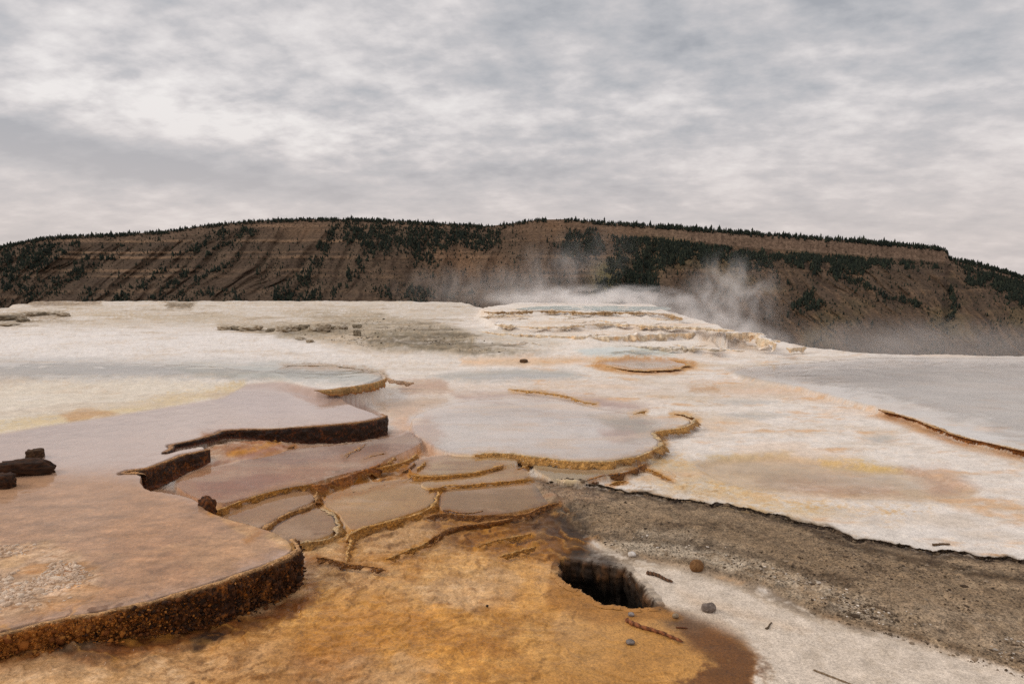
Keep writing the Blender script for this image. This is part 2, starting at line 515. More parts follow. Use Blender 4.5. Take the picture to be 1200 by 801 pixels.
def ground_height(x, y, detail=True):
    r = np.hypot(x, y)
    azp = 600 + FPX * x / np.maximum(y, 0.5)
    stepw = np.clip(1.2 * y * y / (EYE * FPX), 0.04, 1.2)
    z = np.zeros_like(x)
    # general rise of the middle and the left towards the far edge
    rise = sstep(17, 27, y) * (1 - sstep(690, 850, azp))
    z += 0.46 * rise
    z += 0.14 * sstep(30, 58, y) * (1 - sstep(500, 700, azp))
    # foreground falls towards the viewer, climbs again under the left ledge
    z -= 0.10 * (1 - sstep(3.0, 6.0, y)) * sstep(150, 500, azp)
    z += 0.15 * (1 - sstep(30, 260, azp)) * (1 - sstep(6, 7, y))
    def cut(poly, zt, soft=1.0, inset=0.0):
        nonlocal z
        lo, hi = poly.min(0) - 3, poly.max(0) + 3
        m = (x > lo[0]) & (x < hi[0]) & (y > lo[1]) & (y < hi[1])
        if not m.any():
            return
        d = sdf(x[m], y[m], poly)
        sf = soft if np.isscalar(soft) else soft[m]
        w = sstep(0.0, 1.0, (-d - inset) / (stepw[m] * sf))
        z[m] = z[m] * (1 - w) + (zt if np.isscalar(zt) else zt[m]) * w
    # steaming mound
    for zt, poly, h in TIER_W:
        cut(poly, np.maximum(z, zt), 0.6)
    # terraced cells
    for lvl, pts in CELLS.values():
        cut(smooth_line(poly_at(pts, lvl), True, 1), lvl, 0.9)
    # grade of orange flowstone under the ledges
    flow = np.exp(-((x - at(285, 522, .2)[0]) / 0.9) ** 2 - ((y - at(285, 522, .2)[1]) / 0.8) ** 2)
    z = np.maximum(z, 0.22 * flow)
    cut(RPOOL_W, 0.10, 1.0)
    cut(SHELF_W, Z1, 0.9, 0.025)
    cut(POND_W, np.maximum(z, Z2), 1.2 + 14 * (1 - sstep(300, 362, azp)))
    for lvl, dep, pts in BASINS.values():
        poly = smooth_line(poly_at(pts, lvl), True, 1)
        lo, hi = poly.min(0) - 1, poly.max(0) + 1
        m = (x > lo[0]) & (x < hi[0]) & (y > lo[1]) & (y < hi[1])
        d = sdf(x[m], y[m], poly)
        w = sstep(0.4, -0.3, d / np.maximum(stepw[m] * 3, 0.25))
        z[m] = z[m] * (1 - w) + (lvl - dep * sstep(0, -1, d / np.maximum(stepw[m] * 2, 0.2))) * w
    # gravel bank
    lo, hi = BANK_W.min(0) - 1, BANK_W.max(0) + 1
    m = (x > lo[0]) & (x < hi[0]) & (y > lo[1]) & (y < hi[1])
    bankm = np.zeros_like(x)
    bankm[m] = sstep(0.0, -0.10, sdf(x[m], y[m], BANK_W))
    edge = np.zeros_like(x)
    edge[m] = sstep(0.0, -0.7, sdf(x[m], y[m], BANK_W))
    z += 0.035 * bankm + 0.05 * edge * (0.5 + fbm(x, y, 0.9, 3, 0.5, 3.0))
    if detail:
        shelf_d = sdf(x, y, SHELF_W)
        pond_d = sdf(x, y, POND_W)
        flat = np.maximum(sstep(0.05, -0.05, shelf_d), sstep(0.1, -0.1, sdf(x, y, RPOOL_W)))
        for lvl, pts in CELLS.values():
            flat = np.maximum(flat, sstep(0.03, -0.05, sdf(x, y, poly_at(pts, lvl))))
        for lvl, dep, pts in BASINS.values():
            flat = np.maximum(flat, sstep(0.03, -0.1, sdf(x, y, poly_at(pts, lvl))))
        rough = 1 - 0.93 * flat
        n1 = fbm(x, y, 0.55, 4, 0.5, 1.0)
        n2 = fbm(x, y, 3.2, 4, 0.55, 2.0)
        n3 = fbm(x, y, 11.0, 3, 0.55, 4.0)
        near = 1 - sstep(9, 16, y)
        orange = near * (1 - sstep(600, 760, azp)) * rough
        phi, fr_, amp_ = dams(x, y)
        hstep = 0.0028 * np.clip(y, 3, 12)
        z += amp_ * rough * hstep * (np.floor(phi) + sstep(0.0, 0.16, fr_) - 1 - phi + 0.6 + 0.5 * np.exp(-((fr_ - 0.2) / 0.1) ** 2))
        # little steps of flowstone in the orange foreground
        q = (n1 * 0.7 + 0.25 * n2 + y * 0.10) * 9
        ter = (np.floor(q) + sstep(0.72, 1.0, q - np.floor(q)) - q) / 9
        z += orange * (0.10 * ter + 0.022 * n2 + 0.010 * n3)
        z += (1 - near) * rough * (0.05 * n1 + 0.02 * n2) * np.clip(y / 20, 0.4, 1.6)
        z += near * rough * (1 - sstep(600, 760, azp) * 0) * 0.010 * n2
        z += bankm * (0.018 * n2 + 0.014 * n3 + 0.008 * fbm(x, y, 27.0, 2, 0.5, 6.0))
        # rubble rise beyond the pond
        px_, py_ = to_px(x, y, z)
        rub = sdf(px_, py_, RUBBLE)
        rb = sstep(6, -6, rub)
        z += rb * (0.10 * np.abs(fbm(x, y, 0.8, 4, 0.6, 9.0)) * 2 + 0.03)
        z += flat * 0.0015 * n2
    # edge of the plateau
    d = sdf(x, y, np.array(PLATEAU))
    out = np.maximum(d + 0.25 * fbm(x, y, 0.6, 3, 0.5, 12.0), 0)
    z = z - 0.9 * out * sstep(0, 1.5, out)
    return np.maximum(z, -230.0 + 0 * z)
RUBBLE = [(300, 388), (330, 383), (395, 375), (440, 371), (520, 378), (560, 391), (600, 402), (640, 411), (600, 416), (510, 414), (430, 409), (400, 403), (345, 398), (320, 393)]

# ------------------------------------------------------------------ ground sheet
cols = np.concatenate([np.linspace(-3200, -140, 60)[:-1], np.arange(-140, 1341, 1.15), np.linspace(1341, 4400, 60)[1:]])
t_col = (cols - 600) / FPX
prow = np.arange(835, 352.5, -0.92)
yrow = (EYE / np.tan(PITCH + np.arctan((prow - 400.5) / FPX)))
rows = np.concatenate([[-60, -30, -14, -6, -2, 0, 1.0, 1.7, 2.3, 2.8, 3.2, 3.45], yrow[yrow > 3.6], np.geomspace(yrow[-1] * 1.03, 900, 45)])
Yg = np.repeat(rows[:, None], len(t_col), 1)
Xg = t_col[None, :] * np.maximum(Yg, 2.0)
Xf, Yf = Xg.ravel(), Yg.ravel()
Zf = ground_height(Xf, Yf)
PXf, PYf = to_px(Xf, Yf, Zf)

# ---- mineral and algae colours, laid over the ground as patches
wob = 1.0
WNx = fbm(Xf, Yf, 0.9, 4, 0.55, 21.0)
WNy = fbm(Xf, Yf, 0.9, 4, 0.55, 22.0)
WN2 = fbm(Xf, Yf, 4.0, 4, 0.6, 23.0)
WN3 = fbm(Xf, Yf, 14.0, 3, 0.6, 24.0)
STK = fbm(Xf * 0.35, Yf * 1.1, 0.5, 5, 0.6, 25.0)          # streaks drawn out along the flow
col = np.tile(S(234, 224, 214), (len(Xf), 1))
wet = np.zeros(len(Xf))
def paint(pts, rgb, feather=8, alpha=1.0, warp=6, wetv=None, patchy=0.0):
    """blend a patch of colour (outline and feather in photograph pixels, ragged by noise)"""
    p = np.asarray(pts, float)
    lo, hi = p.min(0) - feather - warp * 2 - 2, p.max(0) + feather + warp * 2 + 2
    m = (PXf > lo[0]) & (PXf < hi[0]) & (PYf > lo[1]) & (PYf < hi[1]) & (Yf > 0.5)
    if not m.any():
        return
    qx = PXf[m] + warp * 2.2 * WNx[m] + warp * 1.4 * WN2[m] + warp * 1.3 * WN3[m]
    qy = PYf[m] + warp * 1.0 * WNy[m] + warp * 0.7 * WN2[m] + warp * 0.7 * WN3[m]
    d = sdf(qx, qy, p)
    a = sstep(feather, -feather, d) * alpha
    if patchy:
        a = a * np.clip(1 + patchy * (1.6 * WN2[m] + 1.4 * STK[m] + 0.8 * WN3[m]), 0, 1)
    c = np.asarray(rgb)
    col[m] = col[m] * (1 - a[:, None]) + c * a[:, None]
    if wetv is not None:
        wet[m] = wet[m] * (1 - a) + wetv * a
def paint_line(pts, rgb, width=4, alpha=1.0, warp=3, wetv=None, patchy=0.0):
    p = np.asarray(pts, float)
    lo, hi = p.min(0) - width * 2 - warp * 3, p.max(0) + width * 2 + warp * 3
    m = (PXf > lo[0]) & (PXf < hi[0]) & (PYf > lo[1]) & (PYf < hi[1]) & (Yf > 0.5)
    qx = PXf[m] + warp * 2.0 * WNx[m] + warp * WN2[m] + warp * 1.2 * WN3[m]
    qy = PYf[m] + warp * WNy[m] + warp * 0.7 * WN2[m] + warp * 0.8 * WN3[m]
    a = sstep(width, width * 0.15, pdist(qx, qy, p)) * alpha
    if patchy:
        a = a * np.clip(1 + patchy * (1.6 * WN2[m] + 1.0 * WN3[m]), 0, 1)
    col[m] = col[m] * (1 - a[:, None]) + np.asarray(rgb) * a[:, None]
    if wetv is not None:
        wet[m] = wet[m] * (1 - a) + wetv * a

# overall streaks on the white flats
k = np.clip(0.5 + 0.9 * STK, 0, 1)[:, None]
col = col * (1 - 0.35 * k) + S(202, 190, 176) * 0.35 * k
k = sstep(0.15, 0.5, WNx + 0.5 * STK)[:, None]
col = col * (1 - 0.30 * k) + S(226, 204, 182) * 0.30 * k
# far left flats
paint([(-900, 340), (560, 340), (560, 372), (400, 384), (-900, 384)], S(196, 184, 168), 8, 0.7, 5, None, 0.9)
paint([(-900, 386), (330, 386), (400, 420), (-900, 424)], S(232, 224, 217), 8, 0.8, 5)
paint([(20, 352), (120, 353), (118, 357), (40, 359)], S(120, 100, 78), 2, 0.85, 3, None, 0.5)
paint([(195, 353), (228, 353), (226, 362), (196, 362)], S(104, 88, 66), 3, 0.9, 3, None, 0.5)
paint([(-60, 368), (80, 364), (82, 377), (-60, 384)], S(140, 126, 108), 4, 0.8, 4, None, 1.2)
paint([(90, 366), (160, 366), (190, 372), (130, 374)], S(176, 158, 132), 4, 0.7, 4, None, 0.8)
paint([(160, 372), (250, 366), (300, 372), (220, 378)], S(176, 162, 142), 4, 0.6, 4, None, 0.8)
paint([(330, 366), (430, 362), (470, 374), (380, 380)], S(160, 148, 130), 5, 0.7, 5, None, 0.8)
paint([(255, 378), (395, 378), (392, 392), (320, 392), (255, 388)], S(150, 134, 110), 4, 0.6, 5, None, 1.3)
paint(RUBBLE, S(150, 138, 120), 6, 0.95, 5, None, 0.5)
paint([(430, 388), (540, 390), (600, 404), (640, 412), (540, 414), (430, 406)], S(128, 118, 100), 5, 0.75, 5, None, 0.8)
# mound: whites, warm stains
paint([(560, 355), (820, 360), (960, 415), (700, 418), (560, 405)], S(234, 224, 213), 6, 0.8, 4)
for a_, b_, w_, h_ in ((575, 365, 14, 3), (610, 365, 12, 2.5), (620, 384, 30, 3), (785, 383, 40, 3), (660, 378, 40, 2.5), (700, 390, 50, 2), (590, 372, 20, 3), (845, 400, 25, 5), (880, 404, 14, 6)):
    paint([(a_ - w_, b_ - h_), (a_ + w_, b_ - h_), (a_ + w_, b_ + h_), (a_ - w_, b_ + h_)], S(216, 178, 132), 4, 0.45, 4, None, 0.9)
paint([(555, 385), (600, 388), (660, 400), (655, 406), (580, 404)], S(196, 186, 170), 4, 0.6, 4)
# peach band and centre flats
paint([(540, 420), (640, 418), (720, 419), (730, 424), (640, 428), (540, 427)], S(228, 192, 158), 4, 0.9, 3)
paint([(700, 416), (812, 422), (830, 428), (800, 436), (720, 437), (690, 428)], S(222, 184, 140), 4, 0.9, 3, None, 0.4)
paint([(470, 446), (700, 442), (800, 452), (770, 482), (660, 470), (480, 470)], S(222, 206, 192), 8, 0.8, 6)
paint([(465, 448), (520, 444), (530, 458), (470, 460)], S(176, 142, 120), 5, 0.8, 5, 0.4)
paint([(530, 462), (620, 458), (700, 466), (760, 478), (720, 484), (600, 480), (540, 474)], S(160, 128, 118), 7, 0.85, 5, 0.6)
paint([(430, 470), (520, 466), (530, 478), (470, 490), (450, 484)], S(186, 158, 134), 6, 0.8, 5, 0.5)
# grey pond and its surroundings on the left
paint([(-600, 414), (300, 421), (430, 430), (455, 438), (440, 448), (300, 446), (-600, 458)], S(196, 190, 184), 6, 0.85, 5, 0.5)
paint([(200, 428), (340, 425), (440, 432), (452, 438), (420, 448), (330, 444), (230, 440)], S(168, 168, 158), 6, 0.8, 5, 0.85)
paint([(-400, 452), (150, 444), (270, 446), (284, 456), (262, 466), (190, 478), (120, 490), (0, 504), (-400, 530)], S(226, 213, 194), 7, 0.95, 5, 0.1)
paint_line([(0, 502), (40, 494), (100, 487), (150, 480), (200, 470), (260, 460), (282, 452)], S(212, 186, 134), 11, 0.7, 7, 0.2, 0.8)
paint([(70, 484), (100, 478), (130, 482), (138, 486), (80, 494)], S(190, 146, 100), 4, 0.8, 3, 0.2)
# film of water over the broad shelf
SHELF_TOP = [(-400, 530), (0, 508), (140, 486), (262, 466), (290, 450), (330, 447), (380, 456), (410, 468), (454, 487), (430, 494), (370, 499), (288, 503), (256, 508), (200, 521),
             (246, 526), (172, 550), (172, 563), (195, 574), (242, 588), (270, 604), (328, 621), (351, 640), (335, 656), (270, 679), (150, 714), (0, 745), (-420, 840)]
paint(SHELF_TOP, S(178, 152, 138), 2, 1.0, 0, 1.0)
paint([(-300, 560), (60, 552), (150, 556), (230, 584), (330, 622), (350, 640), (270, 680), (0, 745), (-420, 840)], S(172, 134, 104), 16, 1.0, 6, 0.5)
paint([(30, 508), (140, 494), (250, 486), (240, 496), (120, 512), (60, 524)], S(170, 146, 134), 12, 0.6, 8)
paint([(250, 462), (400, 466), (440, 484), (300, 490)], S(172, 148, 140), 12, 0.6, 8)
paint([(130, 640), (220, 628), (300, 640), (280, 660), (160, 680)], S(160, 118, 86), 22, 0.6, 10)
paint([(-20, 560), (60, 570), (140, 580), (120, 640), (0, 640)], S(172, 138, 112), 20, 0.6, 10)
paint([(-60, 640), (60, 634), (115, 668), (118, 690), (60, 716), (-60, 740)], S(196, 166, 138), 8, 0.85, 8, 0.1, 0.6)
paint([(60, 664), (88, 660), (92, 670), (66, 676)], S(140, 92, 58), 5, 0.7, 5, 0.5)
# orange foreground
ORANGE = [(-400, 770), (0, 760), (200, 740), (345, 690), (360, 650), (330, 640), (400, 624), (440, 560), (560, 556), (640, 590), (650, 660), (700, 710), (770, 714), (830, 730), (872, 750),
          (888, 768), (880, 801), (875, 860), (-400, 860)]
paint(ORANGE, S(214, 166, 110), 8, 1.0, 6, 0.4)
paint([(330, 700), (420, 640), (560, 640), (650, 690), (700, 720), (860, 770), (840, 830), (300, 830)], S(212, 158, 92), 26, 0.9, 14, 0.35)
paint([(420, 690), (540, 670), (640, 720), (560, 800), (440, 790)], S(200, 142, 74), 24, 0.7, 14, 0.3, 0.6)
paint([(200, 770), (340, 740), (420, 780), (380, 830), (200, 830)], S(196, 148, 98), 20, 0.8, 12, 0.2, 0.4)
paint([(380, 640), (470, 655), (480, 690), (400, 700), (370, 670)], S(214, 172, 126), 16, 0.8, 10, 0.3, 0.3)
paint([(0, 770), (120, 768), (240, 760), (330, 745), (300, 790), (120, 830), (-100, 830)], S(214, 168, 120), 12, 0.85, 8, 0.3, 0.4)
paint([(350, 750), (430, 745), (440, 830), (330, 830)], S(160, 106, 60), 22, 0.6, 12, 0.2, 0.7)
paint([(660, 740), (760, 730), (800, 770), (760, 830), (640, 830)], S(176, 128, 74), 20, 0.6, 12, 0.2, 0.5)
paint([(420, 655), (500, 640), (600, 660), (560, 700), (460, 720)], S(206, 164, 114), 22, 0.7, 16, 0.3, 0.5)
paint([(560, 720), (660, 712), (760, 740), (700, 790), (580, 800)], S(198, 150, 92), 22, 0.7, 16, 0.3, 0.5)
# brown stains under the ledge, and the dark of its hollows painted as colour
paint([(-60, 775), (0, 762), (120, 744), (240, 722), (345, 694), (375, 690), (352, 716), (290, 745), (200, 764), (60, 786), (-60, 800)], S(124, 68, 26), 12, 0.95, 8, 0.2, 0.45)
paint([(60, 762), (170, 745), (260, 722), (345, 696), (356, 702), (300, 726), (200, 752), (80, 772)], S(74, 40, 18), 7, 0.8, 7, 0.2, 0.6)
paint([(60, 757), (110, 748), (112, 758), (64, 766)], S(52, 28, 18), 3, 0.95, 3, 0.3)
paint([(222, 748), (256, 734), (276, 736), (252, 756), (228, 764)], S(50, 32, 22), 3, 0.95, 3, 0.2)
paint([(160, 746), (180, 742), (176, 752), (158, 756)], S(88, 44, 22), 3, 0.8, 4, 0.6)
paint([(300, 720), (345, 705), (370, 700), (350, 720), (310, 740)], S(112, 62, 24), 8, 0.7, 8, 0.5, 0.5)
paint([(345, 660), (380, 640), (372, 700), (350, 695)], S(150, 92, 44), 8, 0.7, 6, 0.3)
# yellow-white halo behind the shelf
paint([(345, 640), (362, 632), (400, 628), (398, 640), (370, 648)], S(212, 180, 140), 5, 0.8, 4, 0.2)
# terraced cells
def cell_paint(key, rgb, wetv, f=3):
    paint(CELLS[key][1], rgb, f, 1.0, 1.5, wetv)
paint([(205, 560), (250, 540), (300, 505), (457, 512), (500, 515), (478, 545), (400, 562), (250, 596), (210, 575)], S(168, 118, 92), 4, 1.0, 2, 0.4)
cell_paint('pink', S(198, 150, 114), 0.4)
paint([(225, 560), (300, 552), (340, 560), (280, 580), (240, 585)], S(170, 112, 88), 8, 0.7, 4)
paint([(250, 538), (400, 524), (430, 530), (330, 545)], S(150, 124, 118), 8, 0.6, 5)
paint([(236, 506), (300, 506), (340, 510), (330, 522), (280, 534), (232, 536), (246, 522)], S(148, 92, 44), 5, 0.9, 4, 0.25, 0.4)
paint([(325, 508), (457, 504), (478, 514), (455, 532), (412, 528), (380, 522), (335, 524)], S(104, 54, 24), 5, 0.9, 4, 0.2, 0.5)
paint([(400, 520), (455, 515), (462, 524), (450, 538), (410, 540)], S(176, 124, 80), 6, 0.5, 5, 0.4, 0.9)
paint([(360, 566), (400, 556), (446, 546), (500, 532), (500, 552), (440, 566), (390, 582), (366, 584)], S(150, 98, 38), 4, 0.95, 4, 0.3, 0.5)
cell_paint('cup', S(190, 152, 114), 0.3)
cell_paint('small', S(184, 148, 110), 0.3)
cell_paint('tan', S(208, 168, 116), 0.4)
cell_paint('strip', S(210, 180, 138), 0.5)
cell_paint('lens', S(205, 170, 122), 0.5)
cell_paint('brown', S(180, 146, 106), 0.5)
paint([(452, 488), (490, 480), (530, 496), (545, 528), (500, 546), (462, 548), (446, 540), (470, 520), (462, 505)], S(206, 172, 146), 9, 0.95, 6, 0.5)
paint([(364, 571), (400, 561), (446, 550), (500, 537), (504, 550), (470, 559), (425, 566), (390, 581), (368, 586)], S(166, 108, 42), 4, 0.9, 4, 0.15, 0.5)
paint(CELLS['milky'][1], S(206, 192, 182), 4, 1.0, 2, 0.8)
paint([(500, 500), (560, 486), (650, 486), (720, 500), (740, 518), (690, 532), (600, 528), (520, 520)], S(226, 216, 208), 14, 0.9, 8, 0.7)
paint([(690, 486), (740, 484), (812, 487), (814, 494), (772, 503), (764, 512), (730, 520), (720, 500)], S(152, 138, 118), 6, 0.9, 4, 0.9)
paint([(700, 504), (740, 502), (752, 512), (720, 520)], S(182, 146, 130), 5, 0.7, 4, 0.8)
paint([(480, 496), (500, 488), (520, 510), (500, 524), (480, 515)], S(186, 150, 130), 7, 0.7, 5, 0.7)
paint([(458, 500), (490, 510), (510, 528), (470, 532), (455, 520)], S(196, 160, 136), 6, 0.7, 5, 0.6)
cell_paint('beige', S(194, 172, 136), 0.8)
# brown and black mats feeding the hole
paint([(412, 612), (520, 600), (590, 600), (590, 628), (540, 645), (440, 650), (410, 632)], S(186, 146, 104), 8, 0.85, 5, 0.3)
paint([(500, 604), (560, 608), (640, 596), (680, 610), (690, 640), (650, 660), (600, 645), (540, 640), (510, 625)], S(128, 82, 32), 9, 0.85, 8, 0.4, 0.45)
paint([(580, 612), (650, 596), (672, 590), (690, 612), (672, 640), (655, 655), (630, 640), (600, 632)], S(66, 42, 22), 8, 0.85, 7, 0.4, 0.5)
paint([(640, 598), (672, 600), (690, 625), (682, 655), (664, 656), (655, 630)], S(44, 32, 22), 7, 0.85, 5, 0.3, 0.3)
paint([(648, 650), (668, 648), (664, 690), (650, 680)], S(120, 76, 36), 6, 0.7, 4, 0.3)
# grey gravel bank and pale sand
paint([(705, 645), (740, 648), (830, 665), (960, 718), (1130, 768), (1320, 830), (1320, 880), (870, 880), (890, 768), (870, 748), (770, 712), (745, 672), (720, 655)],
      S(216, 200, 182), 8, 1.0, 6, 0.0)
paint(BANK, S(156, 135, 112), 4, 1.0, 7, 0.0)
paint([(690, 590), (900, 606), (1000, 640), (1180, 690), (1300, 720), (1300, 790), (1150, 750), (1000, 700), (860, 640), (700, 620)], S(132, 112, 90), 14, 0.8, 10, 0.0, 0.7)
paint([(700, 640), (760, 620), (840, 640), (1000, 700), (1060, 735), (980, 720), (900, 690), (800, 665)], S(184, 170, 152), 14, 0.9, 12, 0.0, 1.3)
paint([(1000, 690), (1200, 720), (1250, 780), (1100, 750)], S(170, 152, 132), 10, 0.6, 8, 0.0, 1.2)
paint_line([(880, 598), (940, 616), (1000, 640), (1060, 655), (1120, 665), (1200, 680)], S(74, 58, 42), 8, 0.85, 5, 0.0, 0.6)
paint_line([(700, 628), (760, 630), (830, 640), (900, 655), (950, 672)], S(88, 72, 56), 7, 0.7, 5, 0.0, 0.7)
paint_line([(690, 650), (740, 652), (800, 660), (860, 680), (940, 710), (1050, 740), (1130, 766)], S(96, 76, 56), 12, 0.7, 9, 0.0, 1.6)
paint_line([(a, b_ + 3) for a, b_ in BANK_EDGE], S(62, 47, 34), 7, 0.85, 4, 0.0, 0.9)
paint([(622, 560), (690, 572), (720, 582), (650, 590), (640, 576)], S(150, 122, 98), 5, 0.6, 4, 0.3)
paint([(760, 716), (800, 716), (850, 736), (880, 756), (888, 770), (872, 830), (790, 830), (820, 780)], S(108, 68, 34), 15, 0.95, 16, 0.25, 0.7)
paint([(765, 712), (800, 715), (830, 730), (820, 745), (780, 735)], S(110, 84, 62), 8, 0.7, 5, 0.2)
paint([(800, 690), (880, 720), (960, 740), (900, 730), (820, 710)], S(206, 178, 150), 10, 0.5, 8)
paint([(640, 676), (660, 676), (690, 695), (705, 704), (775, 707), (800, 724), (700, 732), (640, 712)], S(176, 126, 72), 5, 1.0, 3, 0.15)
paint([(640, 640), (690, 640), (725, 655), (745, 664), (765, 690), (780, 712), (765, 712), (735, 668), (690, 664), (665, 668), (648, 672)], S(50, 36, 25), 7, 0.9, 7, 0.1, 0.3)
paint([(640, 594), (676, 588), (700, 618), (690, 650), (655, 662), (645, 630)], S(46, 34, 24), 9, 0.85, 8, 0.1, 0.4)
paint([(590, 606), (640, 598), (662, 625), (664, 660), (640, 650), (612, 632)], S(84, 52, 24), 10, 0.75, 9, 0.2, 0.6)
paint([(540, 616), (600, 612), (640, 640), (650, 668), (600, 650), (550, 640)], S(150, 98, 44), 12, 0.7, 9, 0.2, 0.5)
# white right-hand flats
paint([(760, 480), (840, 470), (960, 480), (1040, 500), (1200, 540), (1300, 570), (1300, 640), (1000, 612), (800, 570), (770, 530)], S(232, 221, 210), 12, 0.9, 8, 0.05)
paint([(760, 552), (830, 545), (900, 580), (1000, 600), (960, 612), (850, 588), (770, 572)], S(214, 188, 146), 12, 0.8, 8, 0.1, 0.6)
paint([(756, 532), (800, 535), (830, 552), (790, 566), (752, 550)], S(196, 174, 136), 8, 0.7, 6, 0.4, 0.4)
paint(BASINS['tan_pool'][2], S(190, 166, 138), 6, 1.0, 4, 0.6)
paint([(890, 562), (960, 556), (1040, 566), (1060, 580), (960, 580)], S(176, 138, 110), 9, 0.7, 6, 0.6)
paint([(1060, 552), (1110, 546), (1150, 572), (1100, 580)], S(184, 148, 126), 9, 0.7, 6, 0.4, 0.4)
paint([(955, 536), (1010, 538), (1060, 552), (1020, 554), (960, 546)], S(206, 174, 110), 5, 0.8, 5, 0.2, 0.9)
paint([(820, 532), (930, 528), (922, 536), (830, 540)], S(196, 172, 128), 4, 0.7, 4, 0.2, 0.9)
paint([(1090, 582), (1180, 588), (1240, 602), (1120, 598)], S(198, 160, 118), 6, 0.7, 6, 0.1, 0.8)
paint([(800, 450), (860, 444), (960, 458), (1060, 470), (1050, 480), (930, 466), (830, 462)], S(216, 180, 148), 7, 0.7, 6, 0.1, 1.0)
paint([(805, 452), (838, 450), (840, 460), (806, 460)], S(176, 132, 90), 3, 0.8, 4, 0.1, 0.8)
paint([(810, 486), (880, 490), (900, 500), (830, 505)], S(220, 190, 158), 6, 0.6, 6, 0.1, 1.0)
paint([(1000, 500), (1050, 508), (1060, 520), (1010, 518)], S(214, 182, 148), 6, 0.6, 6, 0.1, 1.0)
for nm in ('far_puddle', 'near_puddle', 'right_puddle'):
    paint(BASINS[nm][2], S(186, 180, 172), 3, 0.9, 3, 0.8)
paint([(1030, 478), (1060, 488), (1100, 504), (1150, 522), (1200, 533), (1200, 542), (1130, 525), (1080, 508), (1020, 486)], S(186, 132, 78), 4, 0.8, 3, 0.2, 0.6)
# right pool floor
paint(RPOOL, S(206, 198, 190), 3, 1.0, 2, 0.8)
paint([(852, 432), (900, 426), (1000, 421), (1300, 420), (1300, 434), (1100, 446), (960, 450), (880, 444)], S(140, 124, 108), 6, 0.9, 4, 0.9)
paint([(840, 428), (950, 420), (1010, 417), (1000, 422), (880, 430)], S(226, 212, 196), 3, 0.8, 2)
# ponds in the middle
paint(BASINS['grey_pond'][2], S(168, 164, 156), 4, 1.0, 3, 0.9)
paint(BASINS['orange_pool'][2], S(172, 150, 128), 2, 1.0, 1, 0.9)
paint([(672, 410), (720, 405), (800, 409), (790, 416), (690, 417)], S(206, 212, 204), 3, 0.9, 2, 0.8)
# beyond the edge: brown valley side
D_OUT = sdf(Xf, Yf, np.array(PLATEAU))
k = sstep(1.0, 8.0, D_OUT)[:, None]
col = col * (1 - k) + S(128, 104, 82) * k
och = sstep(12, -12, sdf(PXf + 8 * WN2, PYf + 6 * WNy, np.array([(752, 530), (800, 530), (840, 560), (920, 582), (1010, 590), (1090, 596), (1040, 614), (900, 596), (800, 578), (750, 566)], float)))
k = (och * np.clip(1.5 * WN3 + 1.2 * WN2 + 0.35, 0, 0.9))[:, None]
col = col * (1 - k) + S(204, 164, 104) * k
# grain of the crust
grit = np.full(len(Xf), 0.26)
def in_px(poly, f):
    return sstep(f, -f, sdf(PXf + 6 * WN2, PYf + 4 * WNy, np.array(poly, float)))
grit = np.maximum(grit, 0.44 * in_px(ORANGE, 6))
grit = np.maximum(grit, 0.95 * in_px(BANK, 4))
grit = np.maximum(grit, 0.40 * sstep(640, 670, PYf))
grit *= 1 - 0.75 * sstep(0.4, 0.9, wet)
for _l, _p in CELLS.values():
    grit = grit * (1 - 0.85 * sstep(3, -3, sdf(PXf, PYf, np.array(_p, float))))
grit = np.where(in_px(SHELF_TOP, 3) > 0.5, 0.04 + 0.30 * sstep(540, 620, PYf), grit)
# fine mottling of the flats, drawn out along the flow
MOTT = fbm(Xf * 0.55, Yf * 1.0, 0.7, 7, 0.80, 26.0)
white = (1 - in_px(ORANGE, 6)) * (1 - in_px(SHELF_TOP, 3)) * (1 - in_px(BANK, 4))
foreg0 = in_px([(560, 592), (700, 606), (760, 655), (830, 672), (900, 700), (1060, 750), (1300, 830), (1300, 920), (-400, 920), (-400, 592)], 5)
white = white * (1 - foreg0)
flk = np.clip(1.1 * WN3 + 0.9 * WN2 + 0.8 * MOTT - 0.12, 0, 0.75) * white * (1 - 0.7 * wet)
flk = flk * 0.7
col = col * (1 - flk[:, None]) + S(196, 170, 142) * flk[:, None]
k = (np.clip(1.8 * MOTT - 0.05, 0, 0.85) * white * (1 - 0.5 * wet))[:, None]
k = k * 0.7
col = col * (1 - k) + S(206, 186, 162) * k
k = (np.clip(-1.4 * MOTT - 0.2, 0, 0.7) * white * (1 - 0.5 * wet))[:, None]
col = col * (1 - k) + S(240, 232, 226) * k
stain = fbm(Xf * 0.5, Yf, 1.6, 5, 0.65, 27.0)
k = (sstep(0.10, 0.42, stain) * white * 0.7 * sstep(480, 700, PXf) * (1 - 0.6 * wet) * sstep(405, 425, PYf))[:, None]
col = col * (1 - k) + S(212, 168, 124) * k
stain2 = fbm(Xf * 0.4 + 0.4 * WNx, Yf, 0.7, 5, 0.62, 28.0)
k = (sstep(0.05, 0.35, stain2) * white * 0.55 * (1 - 0.6 * wet) * sstep(395, 420, PYf))[:, None]
col = col * (1 - k) + S(206, 188, 168) * k
k = (sstep(0.08, 0.35, -stain2) * white * 0.35 * (1 - 0.6 * wet) * sstep(560, 760, PXf))[:, None]
col = col * (1 - k) + S(222, 186, 150) * k
